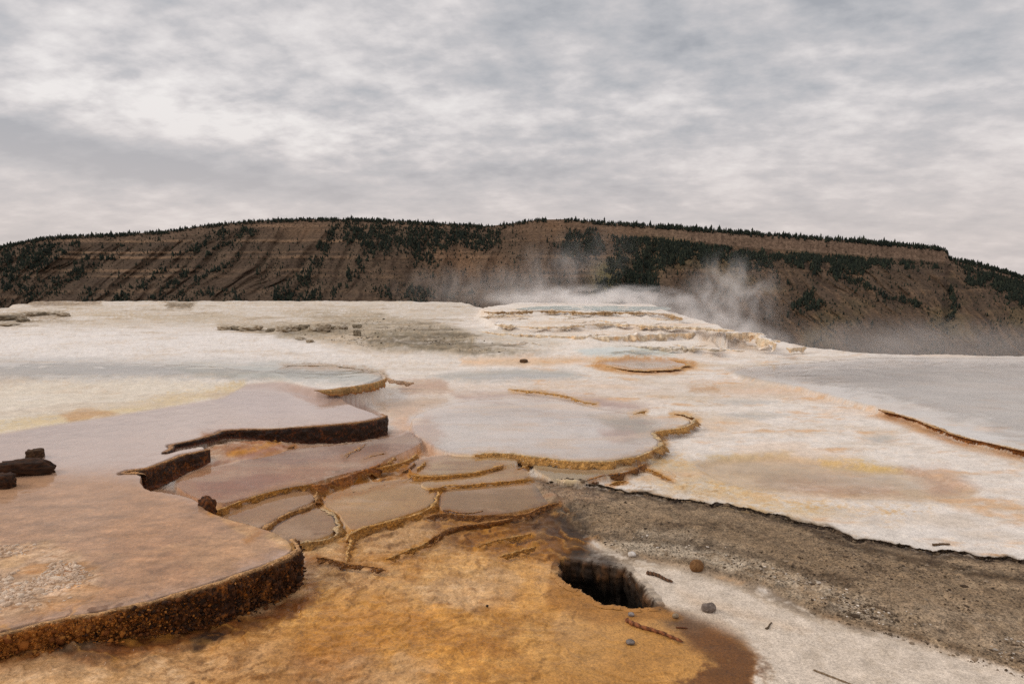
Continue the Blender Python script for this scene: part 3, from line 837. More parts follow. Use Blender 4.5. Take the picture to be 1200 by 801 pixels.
# mottling at two scales
mot = 1 + 0.16 * WN2 + 0.14 * WN3
nearm = (1 - sstep(10, 18, Yf))
mot = 1 + (mot - 1) * (0.5 + 0.7 * nearm) * (1 - 0.6 * wet)
n1_ = fbm(Xf, Yf, 0.55, 4, 0.5, 1.0); n2_ = fbm(Xf, Yf, 3.2, 4, 0.55, 2.0)
q_ = (n1_ * 0.7 + 0.25 * n2_ + Yf * 0.10) * 9
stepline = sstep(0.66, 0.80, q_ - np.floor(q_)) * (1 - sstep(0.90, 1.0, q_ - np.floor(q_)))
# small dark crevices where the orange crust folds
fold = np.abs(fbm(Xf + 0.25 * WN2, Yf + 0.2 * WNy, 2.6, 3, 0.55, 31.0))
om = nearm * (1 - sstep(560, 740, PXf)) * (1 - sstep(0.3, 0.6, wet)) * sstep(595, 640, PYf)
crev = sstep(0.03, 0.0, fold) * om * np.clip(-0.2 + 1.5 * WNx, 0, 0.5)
col = col * mot[:, None]
col = col * (1 - 0.55 * crev[:, None]) + S(92, 52, 20) * 0.55 * crev[:, None]
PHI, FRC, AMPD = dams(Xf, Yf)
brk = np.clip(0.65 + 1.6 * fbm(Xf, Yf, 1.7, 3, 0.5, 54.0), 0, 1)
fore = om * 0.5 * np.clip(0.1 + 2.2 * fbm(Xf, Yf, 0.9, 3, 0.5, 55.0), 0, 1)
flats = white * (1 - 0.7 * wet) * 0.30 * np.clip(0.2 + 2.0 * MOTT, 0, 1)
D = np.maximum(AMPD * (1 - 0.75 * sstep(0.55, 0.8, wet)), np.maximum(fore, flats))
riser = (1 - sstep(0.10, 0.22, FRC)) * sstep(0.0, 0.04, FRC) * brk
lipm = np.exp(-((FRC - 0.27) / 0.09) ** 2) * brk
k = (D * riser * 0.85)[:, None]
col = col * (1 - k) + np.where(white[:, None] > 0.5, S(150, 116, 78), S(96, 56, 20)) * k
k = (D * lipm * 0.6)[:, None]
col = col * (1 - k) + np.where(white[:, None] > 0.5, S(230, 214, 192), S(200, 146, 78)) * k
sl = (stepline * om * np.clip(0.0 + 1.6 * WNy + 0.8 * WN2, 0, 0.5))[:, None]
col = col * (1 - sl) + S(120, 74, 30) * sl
# peach and golden swirls of the mat, streaks in the shallow cells, dark streaks on the rubble
sw = fbm(Xf + 0.5 * WNy, Yf * 1.4 + 0.6 * WNx, 0.9, 4, 0.55, 65.0)
k = (om * sstep(0.02, 0.35, sw) * 0.65)[:, None]
col = col * (1 - k) + S(220, 182, 140) * k
k = (om * sstep(-0.05, -0.35, sw) * 0.55)[:, None]
col = col * (1 - k) + S(194, 134, 66) * k
cm = np.zeros(len(Xf))
for _l, _p in CELLS.values():
    cm = np.maximum(cm, sstep(3, -4, sdf(PXf, PYf, np.array(_p, float))))
cs_ = fbm(Xf * 0.45 + 0.3 * WNy, Yf * 1.3, 1.5, 5, 0.6, 66.0)
k = (cm * sstep(0.0, 0.4, cs_) * 0.6)[:, None]
col = col * (1 - k) + S(222, 192, 162) * k
k = (cm * sstep(-0.05, -0.4, cs_) * 0.5 * (1 - sstep(0.45, 0.6, col.mean(1))))[:, None]
col = col * (1 - k) + S(150, 98, 64) * k
rbm = in_px(RUBBLE, 4)
rs_ = fbm(Xf * 0.22, Yf * 0.8, 0.9, 6, 0.75, 67.0)
k = (rbm * sstep(0.0, 0.3, rs_) * 0.7)[:, None]
col = col * (1 - k) + S(92, 80, 64) * k
k = (rbm * sstep(-0.05, -0.35, rs_) * 0.6)[:, None]
col = col * (1 - k) + S(206, 192, 174) * k
fl_ = in_px([(-400, 350), (560, 350), (560, 380), (330, 392), (-400, 384)], 4)
k = (fl_ * sstep(0.08, 0.36, rs_) * 0.6)[:, None]
col = col * (1 - k) + S(140, 122, 98) * k
# brown flecks in the orange crust, dark and pale patches on the gravel bank
fk = fbm(Xf * 0.8 + Yf * 0.25, Yf * 1.5, 6.0, 4, 0.6, 56.0)
k = (sstep(0.10, 0.42, fk) * om * np.clip(0.45 + 1.5 * WNx + 0.8 * WN2, 0, 1) * 0.75)[:, None]
col = col * (1 - k) + S(138, 90, 44) * k
bk = in_px(BANK, 3)
b1 = fbm(Xf * 0.7 + Yf * 0.35, Yf * 1.2 - Xf * 0.3, 2.4, 5, 0.68, 57.0)
k = (bk * sstep(0.05, 0.40, b1) * 0.62)[:, None]
col = col * (1 - k) + S(66, 50, 36) * k
b2 = fbm(Xf, Yf, 7.0, 4, 0.65, 58.0)
k = (bk * sstep(0.12, 0.40, b2) * 0.45)[:, None]
col = col * (1 - k) + S(172, 152, 128) * k
# film: wrinkles of algae under the water near the edge
fl2 = fbm(Xf * 0.6 - Yf * 0.3, Yf * 1.3, 5.0, 5, 0.62, 59.0)
sh = in_px(SHELF_TOP, 3) * sstep(540, 610, PYf)
col = col * (1 + (0.30 * sh * np.clip(fl2 * 2, -1, 1))[:, None])
tone = om * np.clip(1.6 * WN2 + 0.8 * WN3, -1, 1)
col = col * (1 + 0.34 * tone[:, None] * np.array([0.8, 1.0, 1.25]))

# surface lookups for placing things
def zg(x, y):
    return float(ground_height(np.array([x, 0.0]), np.array([y, 5.0]))[0])
def on_ground(px, py, it=6):
    z = 0.0
    for _ in range(it):
        p = at(px, py, z)
        z = zg(p[0], p[1])
    return np.array([p[0], p[1], z])

# ------------------------------------------------------------------ swept crusts: ledges, rims, fluted walls
def sweep(name, path, ztop, height, side, size, colors, mat=None, lump=0.02, fine=0.008, flute=0.0, wetv=0.3, step=None, profile=None, seed=0.0, taper=True, streak=False, K=12, irregular=1.0, gold=None):
    """a crust swept along a plan line; side = +1 when the drop lies on the right of the line's direction"""
    p = np.asarray(path, float)
    if step is None:
        step = max(0.008, 0.0016 * np.hypot(*p.mean(0)))
    q, s = resample(smooth_line(p, False, 2), step)
    tan = np.gradient(q, axis=0)
    ln = np.hypot(tan[:, 0], tan[:, 1]) + 1e-9
    # smoothed normal
    tx, ty = tan[:, 0] / ln, tan[:, 1] / ln
    kk = np.ones(7) / 7
    tx = np.convolve(np.pad(tx, 3, 'edge'), kk, 'valid'); ty = np.convolve(np.pad(ty, 3, 'edge'), kk, 'valid')
    nx, ny = side * ty, -side * tx
    zt = np.interp(s / s[-1], np.linspace(0, 1, len(ztop)), ztop) if np.ndim(ztop) else np.full(len(s), ztop)
    h = np.interp(s / s[-1], np.linspace(0, 1, len(height)), height) if np.ndim(height) else np.full(len(s), height)
    if profile is None:
        profile = [(-1.6, 0.02, 0), (-0.7, 0.20, 0), (0.0, 0.25, 0.02), (0.45, 0.05, 0.06), (0.75, -0.02, 0.25), (0.70, 0, 0.5), (0.55, 0, 0.75), (0.65, 0, 0.95), (1.0, 0, 1.12)]
    pr = np.array(profile)
    u = np.linspace(0, 1, K * (len(pr) - 1) // (len(pr) - 1) + len(pr) + 6)
    uu = np.linspace(0, 1, len(pr))
    po, pz1, pz2 = (np.interp(u, uu, pr[:, i]) for i in range(3))
    Sg, Ug = np.meshgrid(s, u, indexing='ij')
    endt = np.ones(len(s))
    if taper:
        te = min(0.25 * s[-1], 6 * size)
        endt = sstep(0, te, s) * sstep(0, te, s[-1] - s)
        endt = 0.12 + 0.88 * endt
    vert = pz2[None, :] * h[:, None]
    vary = np.clip(0.85 + irregular * 1.5 * fbm(s / size, s * 0 + seed, 0.09, 4, 0.6, seed + 8), 0.08, 1.9)
    wob_ = size * irregular * (1.6 * fbm(s / size, s * 0, 0.05, 3, 0.5, seed + 9) + 0.5 * fbm(s / size, s * 0, 0.3, 3, 0.5, seed + 4))
    q = q + np.stack([nx, ny], 1) * wob_[:, None]
    if irregular > 0.5:
        endt = endt * vary
    lumpn = fbm(Sg / size, vert / size + po[None, :] * 0.8, 0.33, 3, 0.55, seed + 1) * lump
    finen = fbm(Sg / size, vert / size + po[None, :], 1.5, 3, 0.65, seed + 2) * fine
    fl = flute * (np.abs(fbm(Sg / size, vert / size * 0.08, 0.55, 3, 0.5, seed + 3)) * 2 - 0.5) * sstep(0.25, 0.5, Ug)
    off = po[None, :] * size + (lumpn + finen) * sstep(0.05, 0.3, Ug) + fl
    off = off * endt[:, None]
    X = q[:, 0:1] + nx[:, None] * off
    Y = q[:, 1:2] + ny[:, None] * off
    Z = zt[:, None] + (pz1[None, :] * size + (lumpn * 0.5 + finen) * sstep(0.0, 0.2, Ug) * (1 - sstep(0.35, 0.6, Ug))) * endt[:, None] - vert * ((0.3 + 0.7 * endt[:, None]) if irregular > 0.8 else 1.0)
    n_low = fbm(Sg / size, vert / size, 0.22, 4, 0.6, seed + 5)
    n_hi = fbm(Sg / size, vert / size * (0.12 if streak else 1.0), 1.1, 4, 0.65, seed + 6)
    top, face, base, spot = (np.asarray(c) for c in colors)
    if gold is not None:
        gl_ = np.interp(s / s[-1], np.linspace(0, 1, len(gold)), gold)[:, None, None]
        face = face * (1 - gl_) + spot * gl_
    fz = sstep(0.20, 0.42, Ug + 0.10 * n_hi)
    bz = sstep(0.72, 0.98, Ug + 0.12 * n_hi)
    cc = top * (1 - fz[..., None]) + face * fz[..., None]
    cc = cc * (1 - bz[..., None]) + base * bz[..., None]
    sp = np.clip(1.4 * n_low + 1.3 * n_hi, 0, 1) * fz * 0.85
    cc = cc * (1 - sp[..., None]) + spot * sp[..., None]
    cc = cc * (1 + 0.30 * np.clip(n_hi * 2, -1, 1)[..., None])
    me = mesh_from(name, np.stack([X, Y, Z], -1).reshape(-1, 3), grid_faces(len(s), len(u))[:, ::(1 if side < 0 else -1)], mat or MAT_CRUST, cc.reshape(-1, 3), np.full(X.size, wetv), grit=np.full(X.size, 0.7 if mat is None else 0.25))
    return me

GOLD, RUST, DARK, OCHRE = S(178, 116, 48), S(140, 76, 28), S(48, 30, 20), S(160, 96, 36)
LEDGE_COL = (S(186, 134, 80), S(52, 31, 18), S(96, 50, 20), S(146, 84, 28))
i0 = 0
def shelf_part(a, b_):
    ia = SHELF.index(a); ib = SHELF.index(b_)
    return SHELF_W[ia:ib + 1]
# broad shelf, front
link('travertine_ledge', sweep('travertine_ledge', shelf_part((-60, 758), (345, 631)), Z1, [0.16, 0.17, 0.15, 0.20, 0.17, 0.22, 0.26, 0.30, 0.31, 0.37, 0.36, 0.35], 1, 0.034,
     (S(212, 162, 108), S(62, 34, 16), S(112, 60, 22), S(192, 118, 44)), lump=0.045, fine=0.022, flute=0.02, wetv=0.2, step=0.007, seed=1, taper=False, irregular=0.6, K=30, gold=[0.85, 0.8, 0.75, 0.5, 0.15, 0.0, 0.1, 0.0, 0.0]),
     label='dark brown crusted ledge along the front of the broad wet shelf', cat='ledge')
link('travertine_ledge', sweep('travertine_ledge', shelf_part((172, 556), (246, 526)), Z1, [0.1, 0.24, 0.24, 0.22, 0.16], 1, 0.03, LEDGE_COL, lump=0.03, fine=0.012, wetv=0.3, step=0.01, seed=2, K=20, irregular=0.45),
     label='short black-brown ledge at the pointed notch in the wet shelf', cat='ledge')
link('travertine_ledge', sweep('travertine_ledge', shelf_part((195, 530), (448, 485)), Z1, [0.04, 0.05, 0.07, 0.10, 0.14, 0.22, 0.30, 0.33, 0.34, 0.33], 1, 0.034,
     (S(170, 120, 70), S(44, 27, 17), S(92, 46, 20), S(110, 58, 22)), lump=0.025, fine=0.012, wetv=0.3, step=0.012, seed=3, taper=False, irregular=0.45, K=20),
     label='long dark overhanging ledge below the far sheet of water', cat='ledge')
i1 = POND.index((368, 457)); i2 = POND.index((452, 443))
link('travertine_ledge', sweep('travertine_ledge', POND_W[i1:i2 + 1], Z2, [0.03, 0.10, 0.17, 0.19, 0.20], 1, 0.05,
     (S(196, 150, 96), S(176, 140, 90), S(150, 92, 44), S(196, 128, 60)), lump=0.02, fine=0.008, flute=0.03, wetv=0.1, step=0.016, seed=4, streak=True, K=16),
     label='fluted tan and orange ledge holding back the grey pond', cat='ledge')
link('travertine_ledge', sweep('travertine_ledge', poly_at([(452, 444), (463, 446), (474, 445), (486, 445.5)], 0.2), [0.26, 0.22, 0.18, 0.16], [0.14, 0.13, 0.12, 0.1], 1, 0.05,
     (S(228, 214, 202), S(206, 176, 148), S(170, 122, 84), S(214, 170, 124)), lump=0.03, step=0.016, seed=5, wetv=0.0),
     label='small white-topped ledge beside the fluted orange ledge', cat='ledge')
i1 = RPOOL.index((1030, 479)); i2 = RPOOL.index((1260, 543))
link('travertine_ledge', sweep('travertine_ledge', RPOOL_W[i2:i1 + 1], 0.10, [0.12, 0.12, 0.11, 0.10, 0.08, 0.05], 1, 0.035,
     (S(200, 156, 104), S(128, 78, 34), S(176, 118, 62), S(186, 120, 58)), lump=0.03, fine=0.012, step=0.012, seed=6, wetv=0.1),
     label='orange-brown ledge edging the pale milky pool', cat='ledge')
link('travertine_ledge', sweep('travertine_ledge', poly_at(BANK_EDGE[5:], 0.035)[::-1], 0.040, 0.02, -1, 0.007,
     (S(110, 92, 72), S(76, 60, 45), S(84, 66, 50), S(104, 86, 66)), lump=0.03, fine=0.02, step=0.008, seed=7, wetv=0.0, irregular=1.3),
     label='thin black lip between the grey gravel bank and the white flats', cat='ledge')

# fluted walls of the mound
TCOL = [((S(230, 219, 208), S(206, 192, 172), S(222, 210, 198), S(186, 166, 136)), 0.12),
        ((S(234, 223, 212), S(222, 202, 174), S(228, 216, 204), S(206, 164, 116)), 0.26),
        ((S(232, 221, 210), S(222, 202, 174), S(230, 219, 208), S(214, 176, 128)), 0.09),
        ((S(230, 216, 200), S(178, 148, 110), S(228, 210, 188), S(136, 104, 66)), 0.12)]
TLAB = ['lowest grey-tan fluted step of the white steaming mound', 'tall pale fluted step with orange streaks on the white mound',
        'low cream step halfway up the white steaming mound', 'brown streaked rim step under the blue steaming pool']
for i, ((zt, front, hh), (tc_, h2)) in enumerate(zip(TIERS, TCOL)):
    fp = poly_at(front, zt)
    link('travertine_step', sweep('travertine_step', fp, zt, h2, 1, 0.09, tc_, mat=MAT_GROUND, lump=0.16, fine=0.03, flute=0.09, wetv=0.0, step=0.03, seed=10 + i, streak=True, taper=True, K=12, irregular=2.2),
         label=TLAB[i], cat='step')

STEPS = [(0.93, 672, 737, 366, 0.10, 3), (0.93, 742, 776, 367, 0.09, 3), (0.62, 604, 666, 384, 0.07, 1), (0.40, 621, 650, 392, 0.05, 0), (0.20, 596, 652, 402, 0.07, 0), (0.20, 670, 722, 404, 0.12, 0),
         (0.22, 758, 797, 408, 0.09, 0), (0.70, 680, 720, 376, 0.06, 2), (0.74, 700, 735, 377, 0.05, 1), (0.60, 762, 802, 384, 0.07, 1), (0.52, 870, 896, 391, 0.10, 1), (0.45, 808, 834, 391, 0.30, 0), (0.3, 888, 915, 400, 0.18, 1), (0.2, 920, 944, 407, 0.18, 1),
         (0.85, 572, 602, 368, 0.06, 1), (0.83, 600, 625, 370, 0.05, 2)]
_rs = random.Random(3)
for _ in range(34):
    _x = _rs.uniform(575, 900); _y = _rs.uniform(368, 411)
    if _y < 368 + max(0, (_x - 790)) * 0.28 or (676 < _x < 800 and _y > 402):
        continue
    _w = _rs.uniform(9, 26)
    STEPS.append((on_ground(_x, _y)[2], _x - _w, _x + _w, _y, _rs.uniform(0.03, 0.08), _rs.choice((0, 0, 1, 2, 2))))
for i, (zt, xa, xb, py, h2, ck) in enumerate(STEPS):
    xs_ = np.linspace(xa, xb, 6)
    fp = poly_at([(x_, py + 1.2 * math.sin(x_ * 0.13 + i) + 0.02 * (x_ - xa) * (1 if xa > 860 else 0)) for x_ in xs_], zt)
    link('travertine_step', sweep('travertine_step', fp, zt + 0.02, h2, 1, 0.07, TCOL[ck][0], mat=MAT_GROUND, lump=0.14, fine=0.03, flute=0.08, wetv=0.0, step=0.03, seed=60 + i, streak=True, taper=True, K=10, irregular=1.5),
         label='short fluted drip ledge on the slope of the white mound', cat='step', group='drip ledges of the white mound')

# ------------------------------------------------------------------ pools and their rims
RIM_COL = (S(218, 166, 96), S(170, 114, 44), S(146, 98, 44), S(204, 142, 60))
RIM_DK = (S(180, 124, 60), S(120, 74, 28), S(96, 58, 24), S(168, 108, 42))
RIM_PALE = (S(214, 182, 134), S(184, 134, 70), S(150, 104, 50), S(206, 156, 84))
def water(name, outline_w, z, mat, label, shore=0.02, rag=0.0, back=0.0):
    """a sheet of water over the ground's own grid, thinning out raggedly at the shore"""
    p = smooth_line(outline_w, True, 1)
    lo, hi = p.min(0), p.max(0)
    inb = (Xg > lo[0]) & (Xg < hi[0]) & (Yg > lo[1]) & (Yg < hi[1])
    ri = np.where(inb.any(1))[0]; ci_ = np.where(inb.any(0))[0]
    sr = max(1, len(ri) // 70); scn = max(1, len(ci_) // 160)
    ri = ri[::sr]; ci_ = ci_[::scn]
    X, Y = Xg[np.ix_(ri, ci_)].ravel(), Yg[np.ix_(ri, ci_)].ravel()
    d = sdf(X, Y, p)
    w = shore * np.clip(Y / 8, 0.6, 4) + back * sstep(lo[1] + 0.35 * (hi[1] - lo[1]), hi[1], Y)
    dn = d + rag * w * (0.9 * fbm(X, Y, 2.2, 4, 0.6, 111) + 0.35)
    cov = sstep(0, -w, dn)
    cov[d > 0] = 0
    f = grid_faces(len(ri), len(ci_))
    f = f[(d[f] < w.max()).all(1) & (cov[f] > 0).any(1)]
    used = np.unique(f)
    mp = np.full(len(X), -1); mp[used] = np.arange(len(used))
    me = mesh_from(name, np.stack([X, Y, np.full(len(X), z)], 1)[used], mp[f], mat, cover=cov[used])
    return link(name, me, kind='structure', label=label)
def rim(pool, pts, z, size, colors=RIM_COL, h=0.07, side=1, seed=0.0, wetv=0.25, lump=0.02):
    prof = [(-1.8, -0.05, 0), (-0.7, 0.05, 0), (0.0, 0.12, 0.03), (0.6, 0.0, 0.25), (1.1, 0.0, 0.5), (1.7, 0.0, 0.8), (2.4, 0.0, 1.1)]
    me = sweep('rim', poly_at(pts, z), z + 0.002, h, side, size * 0.85, colors, profile=prof, lump=lump, fine=0.012, wetv=wetv, seed=20 + seed, K=8, irregular=1.7)
    paint_line([(a, b_ + 1.5) for a, b_ in pts], np.asarray(colors[3]) * 0.85, 4 + 1.7 * size * FPX / np.hypot(*at(*pts[0], z)), 0.75, 3, None, 1.1)
    return link('rim', me, parent=pool)
def wmat(n, c, milk, **k):
    return water_material(n, S(*c), milk, **k)

w_pink = water('pool', poly_at(CELLS['pink'][1], 0.13), 0.136, wmat('pink_water', (172, 132, 108), 0.12), 'pinkish-brown shallow pool below the long dark ledge')
rim(w_pink, [(248, 600), (275, 590), (300, 581.5), (325, 573.5), (345, 569.5), (364, 567.5)], 0.13, 0.017, RIM_COL, 0.06, 1, 1)
rim(w_pink, [(364, 568), (370, 569), (385, 566), (405, 558), (425, 551), (443, 546), (446, 542)], 0.135, 0.034, (S(176, 112, 48), S(140, 82, 28), S(150, 102, 42), S(176, 110, 40)), 0.09, 1, 2)
rim(w_pink, [(440, 548), (460, 545), (475, 541), (486, 536), (490, 531)], 0.125, 0.02, RIM_COL, 0.05, 1, 3)
rim(w_pink, [(404, 534), (416, 528), (424, 523)], 0.135, 0.014, RIM_COL, 0.03, 1, 4)
w_cup = water('pool', poly_at(CELLS['cup'][1], 0.07), 0.073, wmat('cup_water', (170, 132, 104), 0.1), 'small tan cup-shaped pool next to the end of the wet shelf')
rim(w_cup, [(290, 631), (298, 626), (306, 621), (320, 611), (336, 603), (350, 598), (366, 592), (374, 582), (369, 573)], 0.075, 0.022, (S(190, 142, 88), S(150, 100, 42), S(132, 88, 42), S(180, 122, 56)), 0.05, 1, 5)
w_small = water('pool', poly_at(CELLS['small'][1], 0.05), 0.053, wmat('dun_water', (160, 124, 96), 0.1), 'little dun pool ringed by a pale yellow rim')
rim(w_small, [(345, 638), (360, 637), (376, 634), (391, 628), (399, 617), (396, 605), (385, 597), (372, 594)], 0.055, 0.028, (S(206, 172, 126), S(172, 124, 62), S(160, 112, 54), S(200, 150, 84)), 0.05, 1, 6)
w_tan = water('pool', poly_at(CELLS['tan'][1], 0.06), 0.063, wmat('tan_water', (196, 152, 110), 0.08), 'tan shallow pool with golden crusted rim at its front')
rim(w_tan, [(404, 634), (413, 625), (430, 618), (450, 612.5), (475, 607), (495, 601), (508, 593), (511, 585), (516, 577), (511, 575)], 0.065, 0.024, RIM_COL, 0.06, 1, 7)
for i_, pts_ in enumerate([[(405, 537), (412, 531), (424, 526), (428, 520)], [(426, 538), (440, 533), (453, 531)], [(446, 546), (458, 541), (464, 535)], [(470, 553), (481, 549), (485, 541)], [(487, 550), (495, 546), (498, 540)],
                           [(384, 582), (404, 579), (422, 576), (440, 570), (460, 567), (480, 561), (487, 556)], [(500, 640), (512, 633), (517, 625)], [(404, 662), (408, 650), (413, 640), (411, 630)], [(452, 655), (470, 648), (492, 641), (503, 634)],
                           [(300, 536), (316, 531), (330, 528), (345, 522)], [(268, 531), (290, 527), (312, 520), (326, 515)], [(376, 590), (388, 584), (396, 578), (410, 575)], [(520, 597), (535, 600), (552, 602), (566, 598)],
                           [(560, 640), (580, 632), (604, 630), (622, 624)], [(586, 652), (606, 646), (628, 640)], [(372, 652), (400, 660), (430, 662), (452, 668)]]):
    rim(w_tan, pts_, 0.055 if i_ not in (0, 1, 2, 3, 4, 9, 10) else 0.135, 0.013, RIM_COL if i_ % 3 else RIM_DK, 0.025, 1, 30 + i_)
w_strip = water('pool', poly_at(CELLS['strip'][1], 0.11), 0.113, wmat('strip_water', (204, 172, 140), 0.1), 'narrow beige pool bounded by a long straight golden rim')
rim(w_strip, [(480, 555), (486, 557.5), (510, 558), (540, 555.5), (565, 552), (580, 547), (590, 544)], 0.115, 0.022, RIM_COL, 0.05, 1, 8)
w_lens = water('pool', poly_at(CELLS['lens'][1], 0.08), 0.083, wmat('lens_water', (196, 158, 122), 0.1), 'thin sandy-coloured pool between two golden rims')
rim(w_lens, [(502, 574), (508, 572), (517, 571), (530, 568), (555, 567.5), (580, 565), (600, 562.5), (622, 561.5)], 0.085, 0.02, RIM_COL, 0.05, 1, 9)
w_brown = water('pool', poly_at(CELLS['brown'][1], 0.05), 0.053, wmat('brown_water', (172, 134, 102), 0.10), 'brownish pool reaching to the tip of the grey gravel bank')
rim(w_brown, [(500, 606), (515, 601), (530, 602), (560, 606), (577, 602.5), (590, 604), (605, 604), (625, 599), (640, 592), (655, 589)], 0.055, 0.018, RIM_DK, 0.04, 1, 10)
w_milky = water('pool', poly_at(CELLS['milky'][1], 0.15), 0.153, wmat('milky_water', (226, 215, 207), 0.18, ripple=0.025, refl=0.34), 'large milky white pool with curved orange rim', back=2.2)
rim(w_milky, [(556, 533), (575, 530), (600, 532), (620, 535.5), (640, 537), (665, 540.5), (700, 541.5), (730, 539), (755, 532.5), (771, 525), (777, 518), (773, 511), (766, 506.5), (775, 504.5), (800, 501.5), (813, 496), (817, 491), (806, 486), (790, 484.5)],
    0.155, 0.034, RIM_PALE, 0.075, 1, 11)
rim(w_milky, [(600, 456), (640, 460), (665, 464), (674, 467), (684, 471), (700, 473)], 0.10, 0.018, RIM_PALE, 0.03, 1, 12)
rim(w_milky, [(738, 486), (748, 483), (758, 481)], 0.10, 0.02, RIM_PALE, 0.03, 1, 13)
w_beige = water('pool', poly_at(CELLS['beige'][1], 0.07), 0.073, wmat('beige_water', (186, 162, 130), 0.12), 'grey-beige pool in front of the curved orange rim')
rim(w_beige, [(685, 563), (700, 559), (712, 556), (730, 554.5), (742, 550), (752, 546), (758, 543)], 0.075, 0.02, RIM_DK, 0.05, 1, 14)
rim(w_beige, [(606, 549), (616, 546), (620, 541), (618, 536)], 0.09, 0.018, RIM_COL, 0.04, 1, 15)
rim(w_beige, [(714, 568), (722, 564), (734, 563)], 0.03, 0.016, RIM_COL, 0.03, 1, 16)
rim(w_beige, [(752, 548), (765, 551), (776, 557), (788, 562)], 0.04, 0.014, RIM_COL, 0.02, 1, 17)
LOWRIM = sweep('travertine_ledge', poly_at([(500, 634), (515, 626), (530, 619), (550, 616), (566, 614), (584, 611), (600, 607)], 0.04), 0.05, 0.09, 1, 0.026, RIM_DK, lump=0.025, fine=0.012, seed=50, wetv=0.3)
link('travertine_ledge', LOWRIM, label='short brown crusted ledge among the black algae mats', cat='ledge')

w_right = water('pool', RPOOL_W, 0.115, wmat('right_water', (214, 205, 196), 0.3, ripple=0.03, refl=0.6), 'wide steaming milky grey pool at the edge of the terrace', shore=0.7, rag=1.2)
pond_water = poly_at([(-600, 412), (100, 420), (300, 423), (380, 427), (425, 431), (448, 437), (446, 442), (420, 448), (380, 449), (330, 446), (230, 444), (100, 446), (-600, 452)], Z2)
w_pond = water('pool', pond_water, Z2 + 0.006, wmat('pond_water', (196, 194, 188), 0.2, ripple=0.025, refl=0.34), 'long blue-grey pond above the fluted orange ledge', shore=0.5, rag=1.2)
rim(w_pond, [(330, 428), (380, 428), (420, 431), (448, 436), (453, 440)], Z2, 0.03, (S(206, 186, 160), S(170, 146, 116), S(190, 160, 124), S(180, 140, 96)), 0.02, -1, 18)
blabel = {'tan_pool': 'broad tan puddle on the white flats beside the gravel bank', 'grey_pond': 'flat grey pond behind the mauve-stained flats',
          'orange_pool': 'oval pool circled by an orange rim in front of the white mound', 'far_puddle': 'thin bluish puddle on white flats close to the steaming grey pool',
          'near_puddle': 'thin bluish puddle on white flats between the tan puddle and the other bluish one', 'right_puddle': 'small pale puddle below the orange-brown ledge'}
bcol = {'tan_pool': (200, 178, 150), 'grey_pond': (176, 172, 166), 'orange_pool': (176, 160, 144), 'far_puddle': (196, 192, 186), 'near_puddle': (196, 192, 186), 'right_puddle': (206, 198, 192)}
for k_, (lvl, dep, pts) in BASINS.items():
    wpl = water('pool', poly_at(pts, lvl), lvl, wmat(k_ + '_water', bcol[k_], 0.12, refl=0.34), blabel[k_], shore=0.5, rag=1.5)
    if k_ == 'orange_pool':
        rim(wpl, [(700, 426), (703, 424), (740, 419.5), (780, 420.5), (812, 426), (790, 432.5), (765, 434), (740, 433.5), (715, 430), (700, 426)], lvl, 0.05, (S(214, 170, 110), S(190, 134, 74), S(206, 160, 104), S(196, 140, 80)), 0.06, 1, 19, 0.1)
w_teal = water('pool', poly_at([(600, 363), (660, 362.6), (700, 364), (775, 364.5), (790, 362), (780, 358.5), (700, 357.8), (640, 358), (610, 360)], 0.97), 0.965,
               wmat('teal_water', (190, 212, 206), 0.7), 'turquoise spring pool steaming on top of the white mound')
zb_ = float(np.median([on_ground(x_, 412)[2] for x_ in (690, 710, 735, 760, 780)])) + 0.012
w_blue = water('pool', poly_at([(676, 411), (720, 406), (795, 410), (785, 415.5), (700, 416.5)], zb_), zb_, wmat('blue_water', (208, 216, 210), 0.6), 'pale blue pool at the foot of the white mound', shore=0.3, rag=1.0)

F = grid_faces(len(rows), len(t_col))
hd = sdf(Xf, Yf, HOLE_W)
inside = hd < -0.012
F = F[~inside[F].any(1)]
lum = col.mean(1, keepdims=True)
wk = 1 - sstep(0.42, 0.62, lum)
col = col * (1 - wk) + np.clip(lum + (col - lum) * 1.10, 0.004, 1) * np.array([1.02, 1.0, 0.96]) * wk
col = col * (1 - (0.09 * in_px(ORANGE, 6))[:, None])
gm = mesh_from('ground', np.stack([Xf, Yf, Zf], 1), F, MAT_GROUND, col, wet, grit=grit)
ground = link('ground', gm, kind='structure', label='white and orange hot-spring terrace ground with algae stains')

